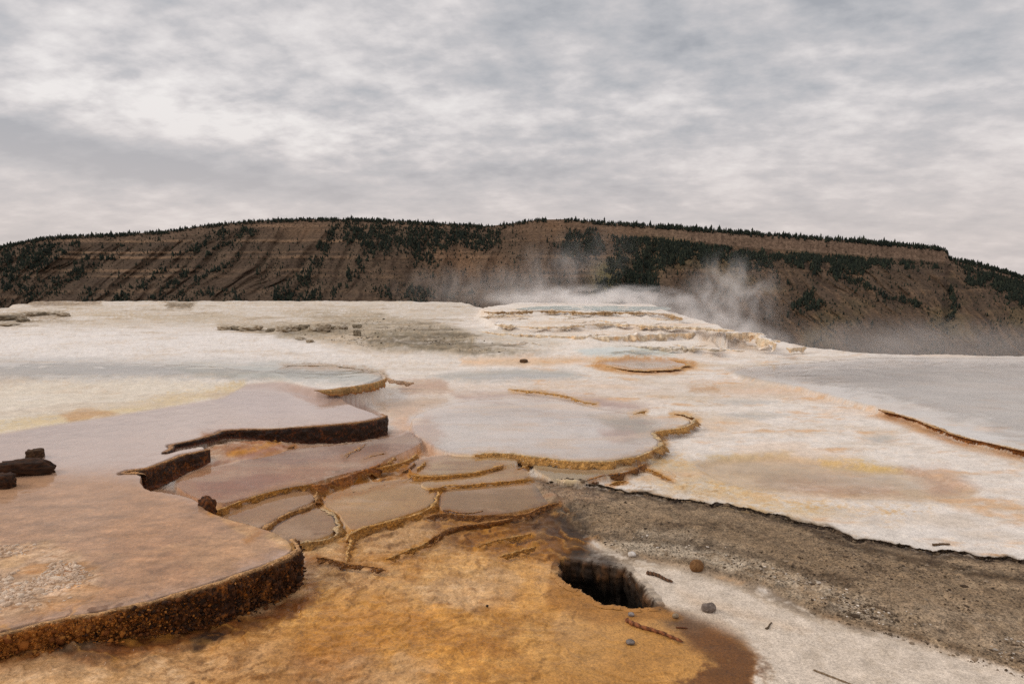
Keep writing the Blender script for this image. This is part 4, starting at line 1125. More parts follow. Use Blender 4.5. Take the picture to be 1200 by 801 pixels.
# ------------------------------------------------------------------ hole with its wall
def pit():
    p = np.concatenate([HOLE_W, HOLE_W[:1]])
    q, s = resample(smooth_line(p, False, 1), 0.012)
    ctr = HOLE_W.mean(0)
    tan = np.gradient(q, axis=0); ln = np.hypot(*tan.T) + 1e-9
    nx, ny = tan[:, 1] / ln, -tan[:, 0] / ln
    sgn = np.sign(((ctr - q) * np.stack([nx, ny], 1)).sum(1)).mean()
    nx, ny = nx * np.sign(sgn), ny * np.sign(sgn)
    zt = ground_height(q[:, 0] - nx * 0.03, q[:, 1] - ny * 0.03)
    prof = np.array([(-0.06, 0.002), (-0.025, 0.005), (0.0, 0.001), (0.02, -0.02), (0.035, -0.10), (0.02, -0.2), (-0.02, -0.3), (-0.04, -0.42), (0.10, -0.5), (0.4, -0.52)])
    u = np.linspace(0, 1, 44); uu = np.linspace(0, 1, len(prof))
    po, pz = np.interp(u, uu, prof[:, 0]), np.interp(u, uu, prof[:, 1])
    Sg, Ug = np.meshgrid(s, u, indexing='ij')
    n = fbm(Sg, pz[None, :] + 0 * Sg, 9.0, 4, 0.6, 61.0)
    nstk = fbm(Sg, 0.12 * pz[None, :] + 0 * Sg, 22.0, 3, 0.6, 62.0)
    off = po[None, :] + 0.05 * n * sstep(0.08, 0.4, Ug) + 0.02 * nstk * sstep(0.2, 0.5, Ug)
    X = q[:, 0:1] + nx[:, None] * off; Y = q[:, 1:2] + ny[:, None] * off
    Z = zt[:, None] + pz[None, :] + 0.008 * n
    back = sstep(-0.1, 0.5, (q[:, 1] - ctr[1]) * 2 + (q[:, 0] - ctr[0]) * 0.4)[:, None]
    nb = np.where((np.abs(Xf - ctr[0]) < 0.9) & (np.abs(Yf - ctr[1]) < 0.9) & (hd > 0.02))[0]
    near_i = nb[np.argmin((Xf[nb][None] - q[:, 0:1]) ** 2 + (Yf[nb][None] - q[:, 1:2]) ** 2, 1)]
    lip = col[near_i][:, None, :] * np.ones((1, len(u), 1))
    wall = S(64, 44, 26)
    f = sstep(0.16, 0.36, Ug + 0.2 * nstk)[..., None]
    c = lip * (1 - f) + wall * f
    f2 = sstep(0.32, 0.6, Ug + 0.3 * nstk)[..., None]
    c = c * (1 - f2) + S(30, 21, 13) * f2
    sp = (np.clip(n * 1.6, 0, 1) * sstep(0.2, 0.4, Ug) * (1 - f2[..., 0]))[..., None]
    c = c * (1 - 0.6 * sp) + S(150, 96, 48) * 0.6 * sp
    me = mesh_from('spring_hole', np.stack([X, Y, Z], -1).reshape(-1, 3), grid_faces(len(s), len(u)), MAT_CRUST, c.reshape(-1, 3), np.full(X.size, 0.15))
    link('spring_hole', me, label='dark collapsed hole in the orange crust beside pale sand', cat='hole')
pit()

# ------------------------------------------------------------------ rocks, stones, sticks
import bmesh
def rock_mesh(name, sx, sy, sz, seed, cols, rough=0.25, sub=3, square=0.0, flat=False):
    bm = bmesh.new()
    bmesh.ops.create_icosphere(bm, subdivisions=sub, radius=1.0)
    v = np.array([list(q.co) for q in bm.verts])
    f = np.array([[q.index for q in fc.verts] for fc in bm.faces])
    bm.free()
    if square:
        m = np.abs(v).max(1, keepdims=True)
        v = v * (1 - square) + v / m * square * 0.9
    n = fbm(v[:, 0] + v[:, 2] * 0.7, v[:, 1] - v[:, 2] * 0.6, 0.9, 4, 0.55, seed)
    n2 = fbm(v[:, 0] - v[:, 2], v[:, 1] + v[:, 2] * 0.8, 3.0, 3, 0.6, seed + 3)
    v = v * (1 + rough * 1.6 * n + rough * 0.45 * n2)[:, None]
    c = np.asarray(cols[0]) * (1 - np.clip(0.5 + 2.2 * n2, 0, 1))[:, None] + np.asarray(cols[1]) * np.clip(0.5 + 2.2 * n2, 0, 1)[:, None]
    v = v * np.array([sx, sy, sz])
    return mesh_from(name, v, f, MAT_ROCK, c, np.zeros(len(v)), smooth=not flat)
def put_rock(name, px, py, wpx, hpx, seed, cols, label, group=None, depth=0.8, rotz=0.0, rough=0.25, square=0.0, zlev=None, cat='rock', sub=3, sink=0.25):
    P = on_ground(px, py) if zlev is None else np.array([*at(px, py, zlev), zlev])
    k = np.hypot(P[0], P[1]) / FPX
    me = rock_mesh(name, wpx * k / 2, wpx * k / 2 * depth, hpx * k / 2, seed, cols, rough, sub, square)
    o = link(name, me, label=label, cat=cat, group=group)
    o.location = (P[0], P[1] + wpx * k * 0.2, P[2] + hpx * k / 2 * (1 - sink))
    o.rotation_euler = (0, 0, rotz)
    return o
BRD = (S(34, 23, 16), S(72, 44, 24))
put_rock('crusted_rock', 39, 537, 15, 10, 1.3, (S(52, 36, 26), S(90, 66, 44)), 'small square brown block standing in the film of water', zlev=Z1, square=0.85, rough=0.3, sub=4, rotz=0.4)
put_rock('crusted_rock', 20, 559, 48, 16, 2.6, BRD, 'long low dark brown rock slab lying in the film of water', zlev=Z1, square=0.85, rough=0.32, depth=0.4, rotz=0.30, sub=4)
put_rock('crusted_rock', 2, 572, 20, 15, 3.9, BRD, 'rounded dark rock with pale crust beside the long slab', zlev=Z1, square=0.75, rough=0.34, sub=4)
put_rock('crusted_rock', 241, 605, 22, 22, 5.2, (S(44, 27, 16), S(110, 62, 24)), 'dark brown crusted wall of the notch at the corner of the wet shelf', zlev=0.2, square=0.75, rough=0.35, depth=0.5, sub=4, rotz=-0.5)  # block standing in for the dark notch wall, no loose rock
put_rock('crusted_rock', 614, 424, 10, 5, 6.1, (S(60, 44, 30), S(110, 84, 60)), 'lone little dark rock on the peach-coloured flat', square=0.2)
put_rock('stone', 817, 670, 17, 16, 7.7, (S(104, 70, 40), S(134, 98, 62)), 'rounded orange-brown stone on the rim of the gravel bank', rough=0.12, sub=3, cat='stone')
put_rock('stone', 831, 717, 16, 11, 8.3, (S(96, 84, 76), S(134, 120, 110)), 'angular grey stone lying on pale sand', rough=0.3, square=0.4, cat='stone')
put_rock('stone', 740, 722, 8, 5, 9.1, (S(110, 100, 96), S(150, 140, 134)), 'small grey chip at the front lip of the dark hole', rough=0.3, square=0.5, sub=2, cat='stone')
put_rock('stone', 739, 755, 11, 6, 10.4, (S(100, 92, 86), S(140, 130, 124)), 'small grey chip on orange crust by the bark-covered stick', rough=0.3, square=0.4, sub=2, cat='stone')
put_rock('stone', 792, 724, 8, 6, 11.7, (S(128, 108, 84), S(160, 140, 116)), 'small tan pebble on dark wet sand by the bark-covered stick', rough=0.25, sub=2, cat='stone')
put_rock('stone', 741, 652, 10, 6, 12.2, (S(200, 190, 180), S(226, 218, 210)), 'small white chip between hole and gravel bank', rough=0.3, square=0.5, sub=2, cat='stone')
put_rock('stone', 571, 711, 4, 3, 12.9, (S(40, 32, 26), S(60, 50, 40)), 'tiny black pebble on the orange crust', rough=0.2, sub=2, cat='stone')

# outcrops across the white flats
ocols = [(S(112, 94, 70), S(196, 180, 158)), (S(88, 76, 60), S(160, 146, 124)), (S(132, 112, 84), S(206, 194, 176))]
olab = 'rough tan-grey block of the low rock outcrop across the white flats'
for i, (px, py, w_, h_) in enumerate([(262, 387, 16, 5), (276, 387, 14, 5), (290, 388, 22, 7), (302, 388, 10, 6), (318, 388, 12, 5), (330, 389, 16, 7), (343, 389, 18, 7), (356, 390, 12, 6),
                                      (366, 388, 12, 5), (378, 389, 18, 9), (386, 386, 12, 5), (398, 385, 12, 6), (404, 386, 8, 4), (418, 385, 10, 5), (351, 395, 12, 4), (362, 396, 9, 4), (418, 392, 9, 8)]):
    put_rock('rock_outcrop', px, py, w_, h_, 20 + i * 1.7, ocols[i % 3], olab, 'blocks of the low outcrop on the flats', depth=0.6, rough=0.5, square=0.7, sub=3, rotz=random.uniform(-.4, .4))
for i, (px, py, w_, h_) in enumerate([(2, 375, 18, 6), (16, 373, 16, 6), (30, 371, 14, 5), (44, 370, 12, 4), (58, 369, 14, 4), (72, 371, 12, 5), (24, 377, 12, 3.5), (4, 381, 20, 3)]):
    put_rock('rock_outcrop', px, py, w_, h_, 60 + i * 1.3, ocols[(i + 1) % 3], 'weathered grey boulder in the string of boulders at the far edge of the white flats', 'boulders on the far edge', depth=0.7, rough=0.5, square=0.6, sub=3)

def stick(px_pts, rad_px, label, bend=0.0, cols=(S(70, 42, 26), S(168, 104, 66)), twig=None):
    P = np.array([on_ground(a, b_) for a, b_ in px_pts])
    k = np.hypot(P[0, 0], P[0, 1]) / FPX
    r0 = rad_px * k
    n, m = 26, 8
    t = np.linspace(0, 1, n)
    tt = np.linspace(0, 1, len(P))
    c = np.stack([np.interp(t, tt, P[:, i]) for i in range(3)], 1)
    c[:, 2] = np.maximum(c[:, 2], np.linspace(P[0, 2], P[-1, 2], n)) + r0 * 0.85
    d = (c[-1] - c[0]); d /= np.linalg.norm(d)
    s1 = np.cross(d, [0, 0, 1.0]); s1 /= np.linalg.norm(s1); s2 = np.cross(s1, d)
    c += s1[None, :] * (np.sin(t * 7 + bend) * r0 * 0.5)[:, None]
    vs, cs = [], []
    for i in range(n):
        for j in range(m):
            a = 2 * math.pi * j / m
            rr = r0 * (0.35 if i in (0, n - 1) else 1.0) * (1.05 - 0.45 * t[i]) * (1 + 0.22 * math.sin(i * 2.3 + j * 1.7 + bend) + 0.12 * math.sin(i * 5.1 + j))
            vs.append(c[i] + (s1 * math.cos(a) + s2 * math.sin(a)) * rr)
            f = 0.5 + 0.5 * math.sin(i * 1.9 + j * 0.8 + bend * 3)
            cs.append(np.asarray(cols[0]) * (1 - f) + np.asarray(cols[1]) * f)
    fs = [[i * m + j, i * m + (j + 1) % m, (i + 1) * m + (j + 1) % m, (i + 1) * m + j] for i in range(n - 1) for j in range(m)]
    me = mesh_from('stick', np.array(vs), np.array(fs), MAT_ROCK, np.array(cs), np.zeros(len(vs)))
    return link('stick', me, label=label, cat='stick')
stick([(733, 727), (752, 736), (776, 744), (801, 753)], 2.6, 'long bark-covered stick lying in front of the dark hole', 0.4)
stick([(758, 672), (768, 675), (778, 679), (789, 683)], 2.4, 'short dark charred stick on pale sand beside the hole', 1.9, (S(48, 38, 30), S(120, 86, 62)))
stick([(953, 785), (970, 792), (990, 799), (1010, 806)], 1.1, 'thin grey twig lying across pale sand', 2.5, (S(104, 86, 66), S(150, 128, 102)))
stick([(897, 737), (901, 735), (904, 729)], 1.1, 'tiny dark twig curl on pale sand', 0.2, (S(80, 66, 52), S(110, 92, 72)))
stick([(1026, 710), (1038, 716), (1051, 722)], 1.6, 'small grey stick half buried in the gravel bank', 1.1, (S(88, 72, 58), S(130, 112, 92)))
stick([(1092, 639), (1102, 638.5), (1113, 638)], 1.3, 'slim brown stick lying on white flats beyond the gravel bank', 0.7, (S(84, 66, 48), S(124, 98, 72)))
stick([(792, 735), (799, 736), (806, 736)], 1.0, 'tiny red-brown twig on the dark wet sand', 0.9, (S(90, 50, 30), S(120, 72, 44)))

# scattered chips on the gravel bank and the popcorn crust on the shelf: too many to count
def scatter(name, pts, size, cols, label, mat, squash=0.5, sub=1, tint=0.35, jitter=0.22, smooth=False):
    bm = bmesh.new()
    bmesh.ops.create_icosphere(bm, subdivisions=sub, radius=1.0)
    v0 = np.array([list(q.co) for q in bm.verts]); f0 = np.array([[q.index for q in fc.verts] for fc in bm.faces])
    bm.free()
    n = len(pts)
    sc = size[:, None, None] * RNG.uniform(0.55, 1.35, (n, 1, 3)) * np.array([1, 1, squash])
    jit = 1 + jitter * RNG.standard_normal((n, len(v0), 1))
    V = v0[None] * np.clip(jit, 0.5, 1.5) * sc
    a = RNG.uniform(0, 2 * np.pi, n)
    ca, sa = np.cos(a)[:, None], np.sin(a)[:, None]
    V = np.stack([V[..., 0] * ca - V[..., 1] * sa, V[..., 0] * sa + V[..., 1] * ca, V[..., 2]], -1) + pts[:, None, :]
    Fc = f0[None] + (np.arange(n) * len(v0))[:, None, None]
    cc = np.asarray(cols)[RNG.integers(0, len(cols), n)] * RNG.uniform(1 - tint, 1 + tint, (n, 1))
    cc = np.repeat(cc[:, None, :], len(v0), 1)
    me = mesh_from(name, V.reshape(-1, 3), Fc.reshape(-1, 3), mat, cc.reshape(-1, 3), np.zeros(n * len(v0)), smooth=smooth)
    return link(name, me, label=label, kind='stuff')
def sample_px(poly, n, z, dens=None):
    p = np.asarray(poly, float)
    lo, hi = p.min(0), p.max(0)
    q = RNG.uniform(lo, hi, (n, 2))
    q = q[sdf(q[:, 0], q[:, 1], p) < 0]
    d = np.stack([(q[:, 0] - 600) / FPX, CP + (400.5 - q[:, 1]) / FPX * SP, -SP + (400.5 - q[:, 1]) / FPX * CP], 1)
    t = (z - EYE) / d[:, 2]
    X, Y = d[:, 0] * t, d[:, 1] * t
    if dens is not None:
        m = RNG.uniform(0, 1, len(X)) < dens(X, Y, q)
        X, Y, q = X[m], Y[m], q[m]
    return np.stack([X, Y, ground_height(X, Y)], 1), q
lipw, _s = resample(smooth_line(poly_at(BANK_EDGE[5:], 0.035), False, 2), 0.012)
_i = RNG.integers(0, len(lipw), 2600)
_i = _i[RNG.uniform(0, 1, len(_i)) < np.clip(0.45 + 1.6 * fbm(lipw[_i, 0], lipw[_i, 1], 2.0, 3, 0.6, 75), 0, 1)]
cl = lipw[_i] + RNG.normal(0, 1, (len(_i), 2)) * np.array([0.02, 0.022]) - np.array([0, 0.012])
scatter('clod_edge', np.column_stack([cl, ground_height(cl[:, 0], cl[:, 1]) + 0.004]), 0.013 * np.exp(0.55 * RNG.standard_normal(len(cl))), [S(62, 48, 36), S(84, 68, 52), S(52, 40, 30), S(110, 92, 72)], 'crumbled dark clods along the far edge of the gravel bank', MAT_ROCK, 0.7)
# nodules of algae crust on the face and foot of the near ledge
fw, _s = resample(smooth_line(shelf_part((-60, 758), (345, 631)), False, 2), 0.006)
_t = np.gradient(fw, axis=0); _t /= np.hypot(*_t.T)[:, None]
_n = np.stack([_t[:, 1], -_t[:, 0]], 1)
_i = RNG.integers(0, len(fw), 5200)
_v = RNG.uniform(0, 1, len(_i)) ** 0.8
_h = np.interp(_i / len(fw), np.linspace(0, 1, 12), [0.16, 0.17, 0.15, 0.20, 0.17, 0.22, 0.26, 0.30, 0.31, 0.37, 0.36, 0.35])
_o = 0.018 + 0.012 * RNG.standard_normal(len(_i)) + 0.06 * sstep(0.82, 1.0, _v) * RNG.uniform(0, 1.4, len(_i))
_p = fw[_i] + _n[_i] * _o[:, None]
_g = np.clip(np.interp(_i / len(fw), np.linspace(0, 1, 9), [0.85, 0.8, 0.75, 0.5, 0.2, 0.1, 0.12, 0.1, 0.1]) + 0.22 * RNG.standard_normal(len(_i)), 0, 1)
_m = _g > 0.45
for _sel, _cols, _lab in ((_m, [S(164, 100, 38), S(146, 86, 32), S(176, 116, 52), S(120, 68, 26)], 'golden crust nodules clinging to the near shelf ledge'),
                          (~_m, [S(58, 34, 18), S(46, 28, 15), S(80, 46, 20), S(104, 60, 25)], 'dark brown crust nodules clinging to the near shelf ledge')):
    scatter('crust_nodules', np.column_stack([_p[_sel], Z1 - 0.01 - (_v * _h)[_sel]]), 0.0058 * np.exp(0.5 * RNG.standard_normal(_sel.sum())), _cols, _lab, MAT_CRUST, 0.9, 1, 0.12, 0.25, True)
BAND = [(690, 634), (760, 622), (850, 642), (960, 680), (1060, 715), (1200, 750), (1320, 780), (1320, 826), (1200, 786), (1130, 766), (1050, 740), (960, 716), (900, 690), (830, 668), (740, 650)]
pts, q = sample_px(BAND, 16000, 0.03, lambda X, Y, q: np.clip(0.15 + 2.2 * fbm(X * 0.7 + Y * 0.3, Y * 1.3, 1.5, 4, 0.6, 71), 0, 1) * sstep(0, -14, sdf(q[:, 0], q[:, 1], np.array(BAND, float))))
sz = 0.0075 * np.exp(0.5 * RNG.standard_normal(len(pts)))
scatter('gravel', pts + np.array([0, 0, 0.002]), sz, [S(206, 194, 180), S(190, 176, 160), S(170, 154, 136), S(98, 80, 62), S(82, 66, 50)], 'white and grey travertine chips strewn over the gravel bank', MAT_ROCK)
pts, q = sample_px(BANK, 60000, 0.03, lambda X, Y, q: np.clip(0.16 + 0.9 * fbm(X, Y, 1.0, 3, 0.5, 72), 0, 1))
sz = 0.0056 * np.exp(0.5 * RNG.standard_normal(len(pts)))
scatter('gravel', pts + np.array([0, 0, 0.001]), sz, [S(116, 98, 78), S(84, 68, 52), S(140, 122, 102), S(70, 56, 42)], 'fine brown and black grit covering the gravel bank', MAT_ROCK)
CRUSTP = [(-60, 642), (30, 632), (70, 645), (112, 668), (118, 692), (80, 706), (40, 716), (-60, 735)]
pts, q = sample_px(CRUSTP, 13000, Z1, lambda X, Y, q: np.clip(0.45 + 2.4 * fbm(X, Y, 2.2, 3, 0.5, 73), 0, 1) * sstep(0, -26, sdf(q[:, 0], q[:, 1], np.array(CRUSTP, float))))
sz = 0.0105 * np.exp(0.4 * RNG.standard_normal(len(pts)))
scatter('mineral_crust', pts + np.array([0, 0, 0.0]), sz, [S(212, 184, 158), S(198, 168, 140), S(222, 198, 174)], 'pale popcorn-like mineral crust on the wet shelf', MAT_CRUST, 0.75, 2, 0.10, 0.10, True)
pts, q = sample_px(RUBBLE, 9000, 0.55, lambda X, Y, q: np.clip(0.25 + 1.4 * fbm(X, Y, 0.5, 3, 0.5, 74), 0, 1))
rq = np.stack(to_px(*pts.T), 1)
pts = pts[sdf(rq[:, 0], rq[:, 1], np.array(RUBBLE, float)) < -2]
sz = 0.022 * np.exp(0.45 * RNG.standard_normal(len(pts)))
scatter('rubble', pts, sz, [S(150, 138, 120), S(112, 100, 84), S(84, 72, 58), S(180, 168, 150)], 'grey rubble strewn over the low rise beyond the pond', MAT_ROCK, 0.6)

# ------------------------------------------------------------------ distant mountain
RIDGE = np.array([(-900, 420), (-500, 380), (-200, 322), (-60, 298), (0, 291), (60, 279), (130, 276), (200, 272), (240, 266), (300, 260), (360, 258), (430, 258), (500, 262), (570, 266), (600, 263), (630, 258.5), (660, 258),
                  (720, 263), (800, 268), (860, 273), (920, 277), (960, 280.5), (1000, 283), (1060, 288), (1098, 292), (1104, 293), (1109, 303), (1140, 309), (1200, 326), (1300, 350), (1500, 385), (1900, 430)], float)
HD, HF = 2300.0, 1180.0       # ridge and foot distances
ZFOOT = -215.0
cx = np.concatenate([np.linspace(-800, -80, 60)[:-1], np.arange(-80, 1281, 1.3), np.linspace(1281, 1900, 50)[1:]])
tv = np.concatenate([np.linspace(0, 0.25, 24)[:-1], np.linspace(0.25, 1.0, 190), np.linspace(1.02, 1.5, 14)])
CX, T = np.meshgrid(cx, tv, indexing='ij')
ry = np.interp(CX, RIDGE[:, 0], RIDGE[:, 1])
dist_r = HD + 160 * np.sin(CX / 210.0) + 120 * (CX - 600) / 600
elev = (325.0 - ry) / FPX
zr = EYE + dist_r * elev
def hill_point(T):
    r = HF + (dist_r - HF) * T
    tt = np.clip(T, 0, 1)
    s = 0.42 * tt + 0.58 * tt ** 1.9
    z = ZFOOT + (zr - ZFOOT) * s
    # cliff band below the rim on the right, softer on the left
    cl = 0.25 + 0.75 * sstep(700, 880, CX) * (1 - sstep(1098, 1112, CX)) + 0.35 * np.exp(-((CX - 640) / 30) ** 2)
    z = z - cl * 26 * (sstep(0.80, 0.965, tt) * (1 - sstep(0.968, 0.985, tt)))
    z = np.where(T > 1, zr - (T - 1) * 40, z)
    return r, z
HR, HZ = hill_point(T)
# spurs and gullies: their lean changes along the slope
lean = 1.20 * (1 - sstep(250, 560, CX)) - 1.0 * sstep(740, 900, CX)
pyv = 325 - FPX * (HZ - EYE) / HR
uu = CX + lean * (pyv - 310)
uu = uu + 15 * fbm(CX / 120, pyv / 60, 1.0, 3, 0.55, 80)
g1 = fbm(uu / 85.0, pyv / 260.0, 1.0, 3, 0.5, 81)
g2 = np.abs(fbm(uu / 52.0, pyv / 150.0, 1.0, 5, 0.55, 82))
g3 = fbm(uu / 9.0, pyv / 30.0, 1.0, 4, 0.6, 83)
mask = sstep(0.0, 0.2, T) * (1 - sstep(0.90, 0.985, T))
disp = mask * (80 * g1 - 130 * (g2 - 0.15) + 12 * g3)
HR = HR + disp
HZ = HZ + mask * (10 * g1 + 5 * g3) + (1 - sstep(1.0, 1.05, T)) * 0.0
# strata steps
st = 0.6 * np.sin(HZ / 3.1 + 2.0 * fbm(CX / 160, T, 1.0, 3, 0.5, 88)) + 0.7 * np.sin(HZ / 8.5 + 1.5 * fbm(CX / 200, T, 1.0, 3, 0.5, 84))
band = sstep(0.35, 0.98, T) * (1 - 0.5 * sstep(700, 850, CX))
HR = HR - mask * 5 * band * sstep(0.1, 0.9, st)
XH = (CX - 600) / FPX * HR
hv = np.stack([XH, HR, HZ], -1).reshape(-1, 3)
# rock and grass colours
nA = fbm(uu / 26.0, pyv / 30.0, 1.0, 5, 0.6, 85)
nB = fbm(CX / 90.0, pyv / 60.0, 1.0, 4, 0.55, 86)
hc = np.ones(CX.shape + (3,)) * S(102, 84, 68)
k = np.clip(0.5 + 1.3 * nA, 0, 1)[..., None]
hc = hc * (1 - 0.7 * k) + S(66, 52, 42) * 0.7 * k
k = (sstep(0.05, 0.35, g3 + 0.6 * nB) * sstep(700, 850, CX))[..., None]
hc = hc * (1 - 0.45 * k) + S(136, 108, 84) * 0.45 * k
k = (sstep(0.2, 0.9, st) * band * np.clip(0.5 + 1.5 * nB, 0, 1))[..., None]
hc = hc * (1 - 0.85 * k) + S(158, 126, 98) * 0.85 * k
k = (sstep(0.05, 0.4, nB) * sstep(660, 780, CX))[..., None]
hc = hc * (1 - 0.4 * k) + S(104, 94, 64) * 0.4 * k
k = (np.exp(-((CX - 708) / 14) ** 2) * sstep(300, 320, pyv))[..., None]
hc = hc * (1 - 0.7 * k) + S(104, 100, 62) * 0.7 * k
cliff = (sstep(0.955, 0.972, T) * (1 - sstep(0.988, 1.0, T)) * (0.4 + 0.6 * sstep(700, 840, CX)))[..., None]
cst = (0.8 + 0.5 * fbm(CX / 3.0, pyv / 60, 1.0, 3, 0.6, 87))[..., None]
hc = hc * (1 - cliff) + S(150, 124, 104) * cst * cliff
for cx0, cy0, sx_, sy_ in ((640, 268, 34, 14), (730, 274, 26, 8), (520, 300, 20, 10), (560, 310, 60, 18), (355, 270, 30, 10)):
    k = (np.exp(-((CX - cx0) / sx_) ** 2 - ((pyv - cy0) / sy_) ** 2) * np.clip(0.7 + nA, 0, 1))[..., None]
    hc = hc * (1 - 0.7 * k) + S(140, 108, 82) * 0.7 * k
k = sstep(1.0, 1.02, T)[..., None]
hc = hc * (1 - k) + S(70, 72, 50) * k
MAT_HILL, nt = newmat('hillside')
b = NB(nt)
out = b.n('ShaderNodeOutputMaterial'); p = b.n('ShaderNodeBsdfPrincipled'); b.l(p.outputs[0], out.inputs[0])
a_ = b.n('ShaderNodeAttribute', attribute_name='Col'); tcn = b.n('ShaderNodeTexCoord')
nn = b.noise(tcn.outputs['Object'], 0.12, 8, 0.75)
cc_ = b.n('ShaderNodeCombineXYZ')
fq = b.mrange(nn, 0.34, 0.66, 0.40, 1.45, False)
for i in range(3):
    b.l(fq, cc_.inputs[i])
b.l(b.mix(1.0, a_.outputs['Color'], cc_.outputs[0], 'MULTIPLY'), p.inputs['Base Color'])
p.inputs['Roughness'].default_value = 0.95
p.inputs['Specular IOR Level'].default_value = 0.1
bm_ = b.n('ShaderNodeBump'); bm_.inputs['Strength'].default_value = 0.6; bm_.inputs['Distance'].default_value = 6.0
b.l(nn, bm_.inputs['Height']); b.l(bm_.outputs[0], p.inputs['Normal'])
hc = hc * 0.84
hm = mesh_from('mountain', hv, grid_faces(len(cx), len(tv))[:, ::-1], MAT_HILL, hc.reshape(-1, 3))
link('mountain', hm, kind='structure', label='long brown mountain with cliff rim and scattered conifers')
# valley floor between terrace and mountain
vx = np.linspace(-3200, 3200, 40); vy = np.linspace(150, 1500, 24)
VX, VY = np.meshgrid(vx, vy, indexing='ij')
VZ = -212 + 4 * fbm(VX, VY, 0.006, 3)
link('valley', mesh_from('valley', np.stack([VX, VY, VZ], -1).reshape(-1, 3), grid_faces(40, 24)[:, ::-1], MAT_HILL, np.tile(S(110, 94, 70), (VX.size, 1))), kind='structure', label='brown valley floor below the terrace')

# ------------------------------------------------------------------ conifers on the mountain
MAT_TREE, nt = newmat('conifer_needles')
b = NB(nt)
out = b.n('ShaderNodeOutputMaterial'); p = b.n('ShaderNodeBsdfPrincipled'); b.l(p.outputs[0], out.inputs[0])
a_ = b.n('ShaderNodeAttribute', attribute_name='Col')
b.l(a_.outputs['Color'], p.inputs['Base Color'])
p.inputs['Roughness'].default_value = 0.9
p.inputs['Specular IOR Level'].default_value = 0.1
def tree_template(seed, trunk=True):
    rg = np.random.default_rng(seed)
    vs, fs = [], []
    for (z0, z1, r) in ((0.10, 0.52, 0.21), (0.32, 0.78, 0.165), (0.58, 1.0, 0.11)):
        b0 = len(vs); m = 7
        for j in range(m):
            a = 2 * np.pi * j / m + rg.uniform(-.25, .25)
            rr = r * rg.uniform(0.65, 1.25)
            vs.append((rr * np.cos(a), rr * np.sin(a), z0 + rg.uniform(-.05, .05)))
        vs.append((rg.uniform(-.02, .02), rg.uniform(-.02, .02), z1))
        for j in range(m):
            fs.append((b0 + j, b0 + (j + 1) % m, b0 + m))
    if trunk:
        b0 = len(vs)
        for j in range(3):
            a = 2 * np.pi * j / 3
            vs.append((0.025 * np.cos(a), 0.025 * np.sin(a), -0.08))
        vs.append((0, 0, 0.5))
        for j in range(3):
            fs.append((b0 + j, b0 + (j + 1) % 3, b0 + 3))
    return np.array(vs), np.array(fs)
TT = [tree_template(i) for i in range(6)]
NEED = [S(44, 50, 41), S(38, 44, 38), S(52, 56, 45), S(34, 40, 35)]
# density of the woods over the slope (patches traced on the photograph)
WOODS = [
    ([(396, 256), (595, 262), (590, 280), (578, 292), (560, 296), (520, 288), (505, 300), (512, 314), (495, 314), (478, 296), (440, 300), (400, 282)], 0.9, 5),
    ([(650, 266), (705, 272), (708, 292), (700, 304), (662, 302), (646, 284)], 0.95, 4),
    ([(718, 276), (760, 270), (802, 272), (860, 284), (842, 312), (812, 306), (780, 312), (776, 344), (752, 350), (692, 342), (706, 318), (720, 300)], 0.95, 5),
    ([(800, 284), (862, 296), (920, 296), (1000, 298), (1108, 303), (1096, 312), (1020, 312), (1008, 330), (984, 330), (966, 312), (942, 322), (918, 306), (872, 318), (840, 302)], 0.9, 5),
    ([(0, 290), (70, 280), (88, 290), (40, 320), (0, 336)], 0.75, 8),
    ([(240, 268), (300, 260), (322, 268), (270, 300), (250, 326), (234, 330), (262, 290)], 0.5, 7),
    ([(330, 362), (318, 352), (345, 320), (372, 284), (388, 262), (402, 264), (388, 300), (362, 338), (340, 362)], 0.65, 5),
    ([(395, 330), (430, 300), (436, 312), (404, 346)], 0.6, 5),
    ([(924, 352), (948, 340), (966, 352), (962, 366), (926, 366)], 0.7, 4),
    ([(1106, 338), (1118, 338), (1122, 376), (1112, 378)], 0.7, 3),
    ([(1010, 312), (1050, 312), (1040, 330), (1080, 352), (1072, 356), (1020, 330)], 0.35, 6),
    ([(1112, 304), (1200, 324), (1320, 352), (1320, 372), (1200, 356), (1140, 334)], 0.85, 6),
    ([(878, 306), (905, 300), (936, 330), (940, 350), (915, 340)], 0.35, 8),
    ([(640, 300), (700, 304), (690, 346), (650, 340)], 0.25, 8),
    ([(720, 340), (770, 344), (760, 372), (720, 366)], 0.4, 8),
    ([(440, 320), (560, 300), (640, 300), (600, 345), (440, 350)], 0.12, 10),
]
GULLY = [[(124, 364), (160, 338), (205, 306), (256, 272)], [(165, 358), (210, 328), (250, 296), (276, 274)], [(10, 340), (50, 312), (92, 286)], [(30, 350), (72, 326), (110, 300)],
         [(60, 345), (100, 318), (150, 290)], [(212, 348), (250, 318), (280, 296)], [(378, 362), (400, 334), (425, 300)], [(1000, 330), (1040, 348), (1072, 356)], [(205, 360), (245, 340)]]
N = 300000
ci = RNG.uniform(-60, 1270, N); ti = RNG.uniform(0.05, 1.0, N) ** 0.8
def grid_lookup(A, c, t):
    fi = np.interp(c, cx, np.arange(len(cx))); fj = np.interp(t, tv, np.arange(len(tv)))
    i = np.clip(fi.astype(int), 0, len(cx) - 2); j = np.clip(fj.astype(int), 0, len(tv) - 2)
    u, w = fi - i, fj - j
    return A[i, j] * (1 - u) * (1 - w) + A[i + 1, j] * u * (1 - w) + A[i, j + 1] * (1 - u) * w + A[i + 1, j + 1] * u * w
xx, yy, zz = (grid_lookup(A, ci, ti) for A in (XH, HR, HZ))
qx, qy = to_px(xx, yy, zz)
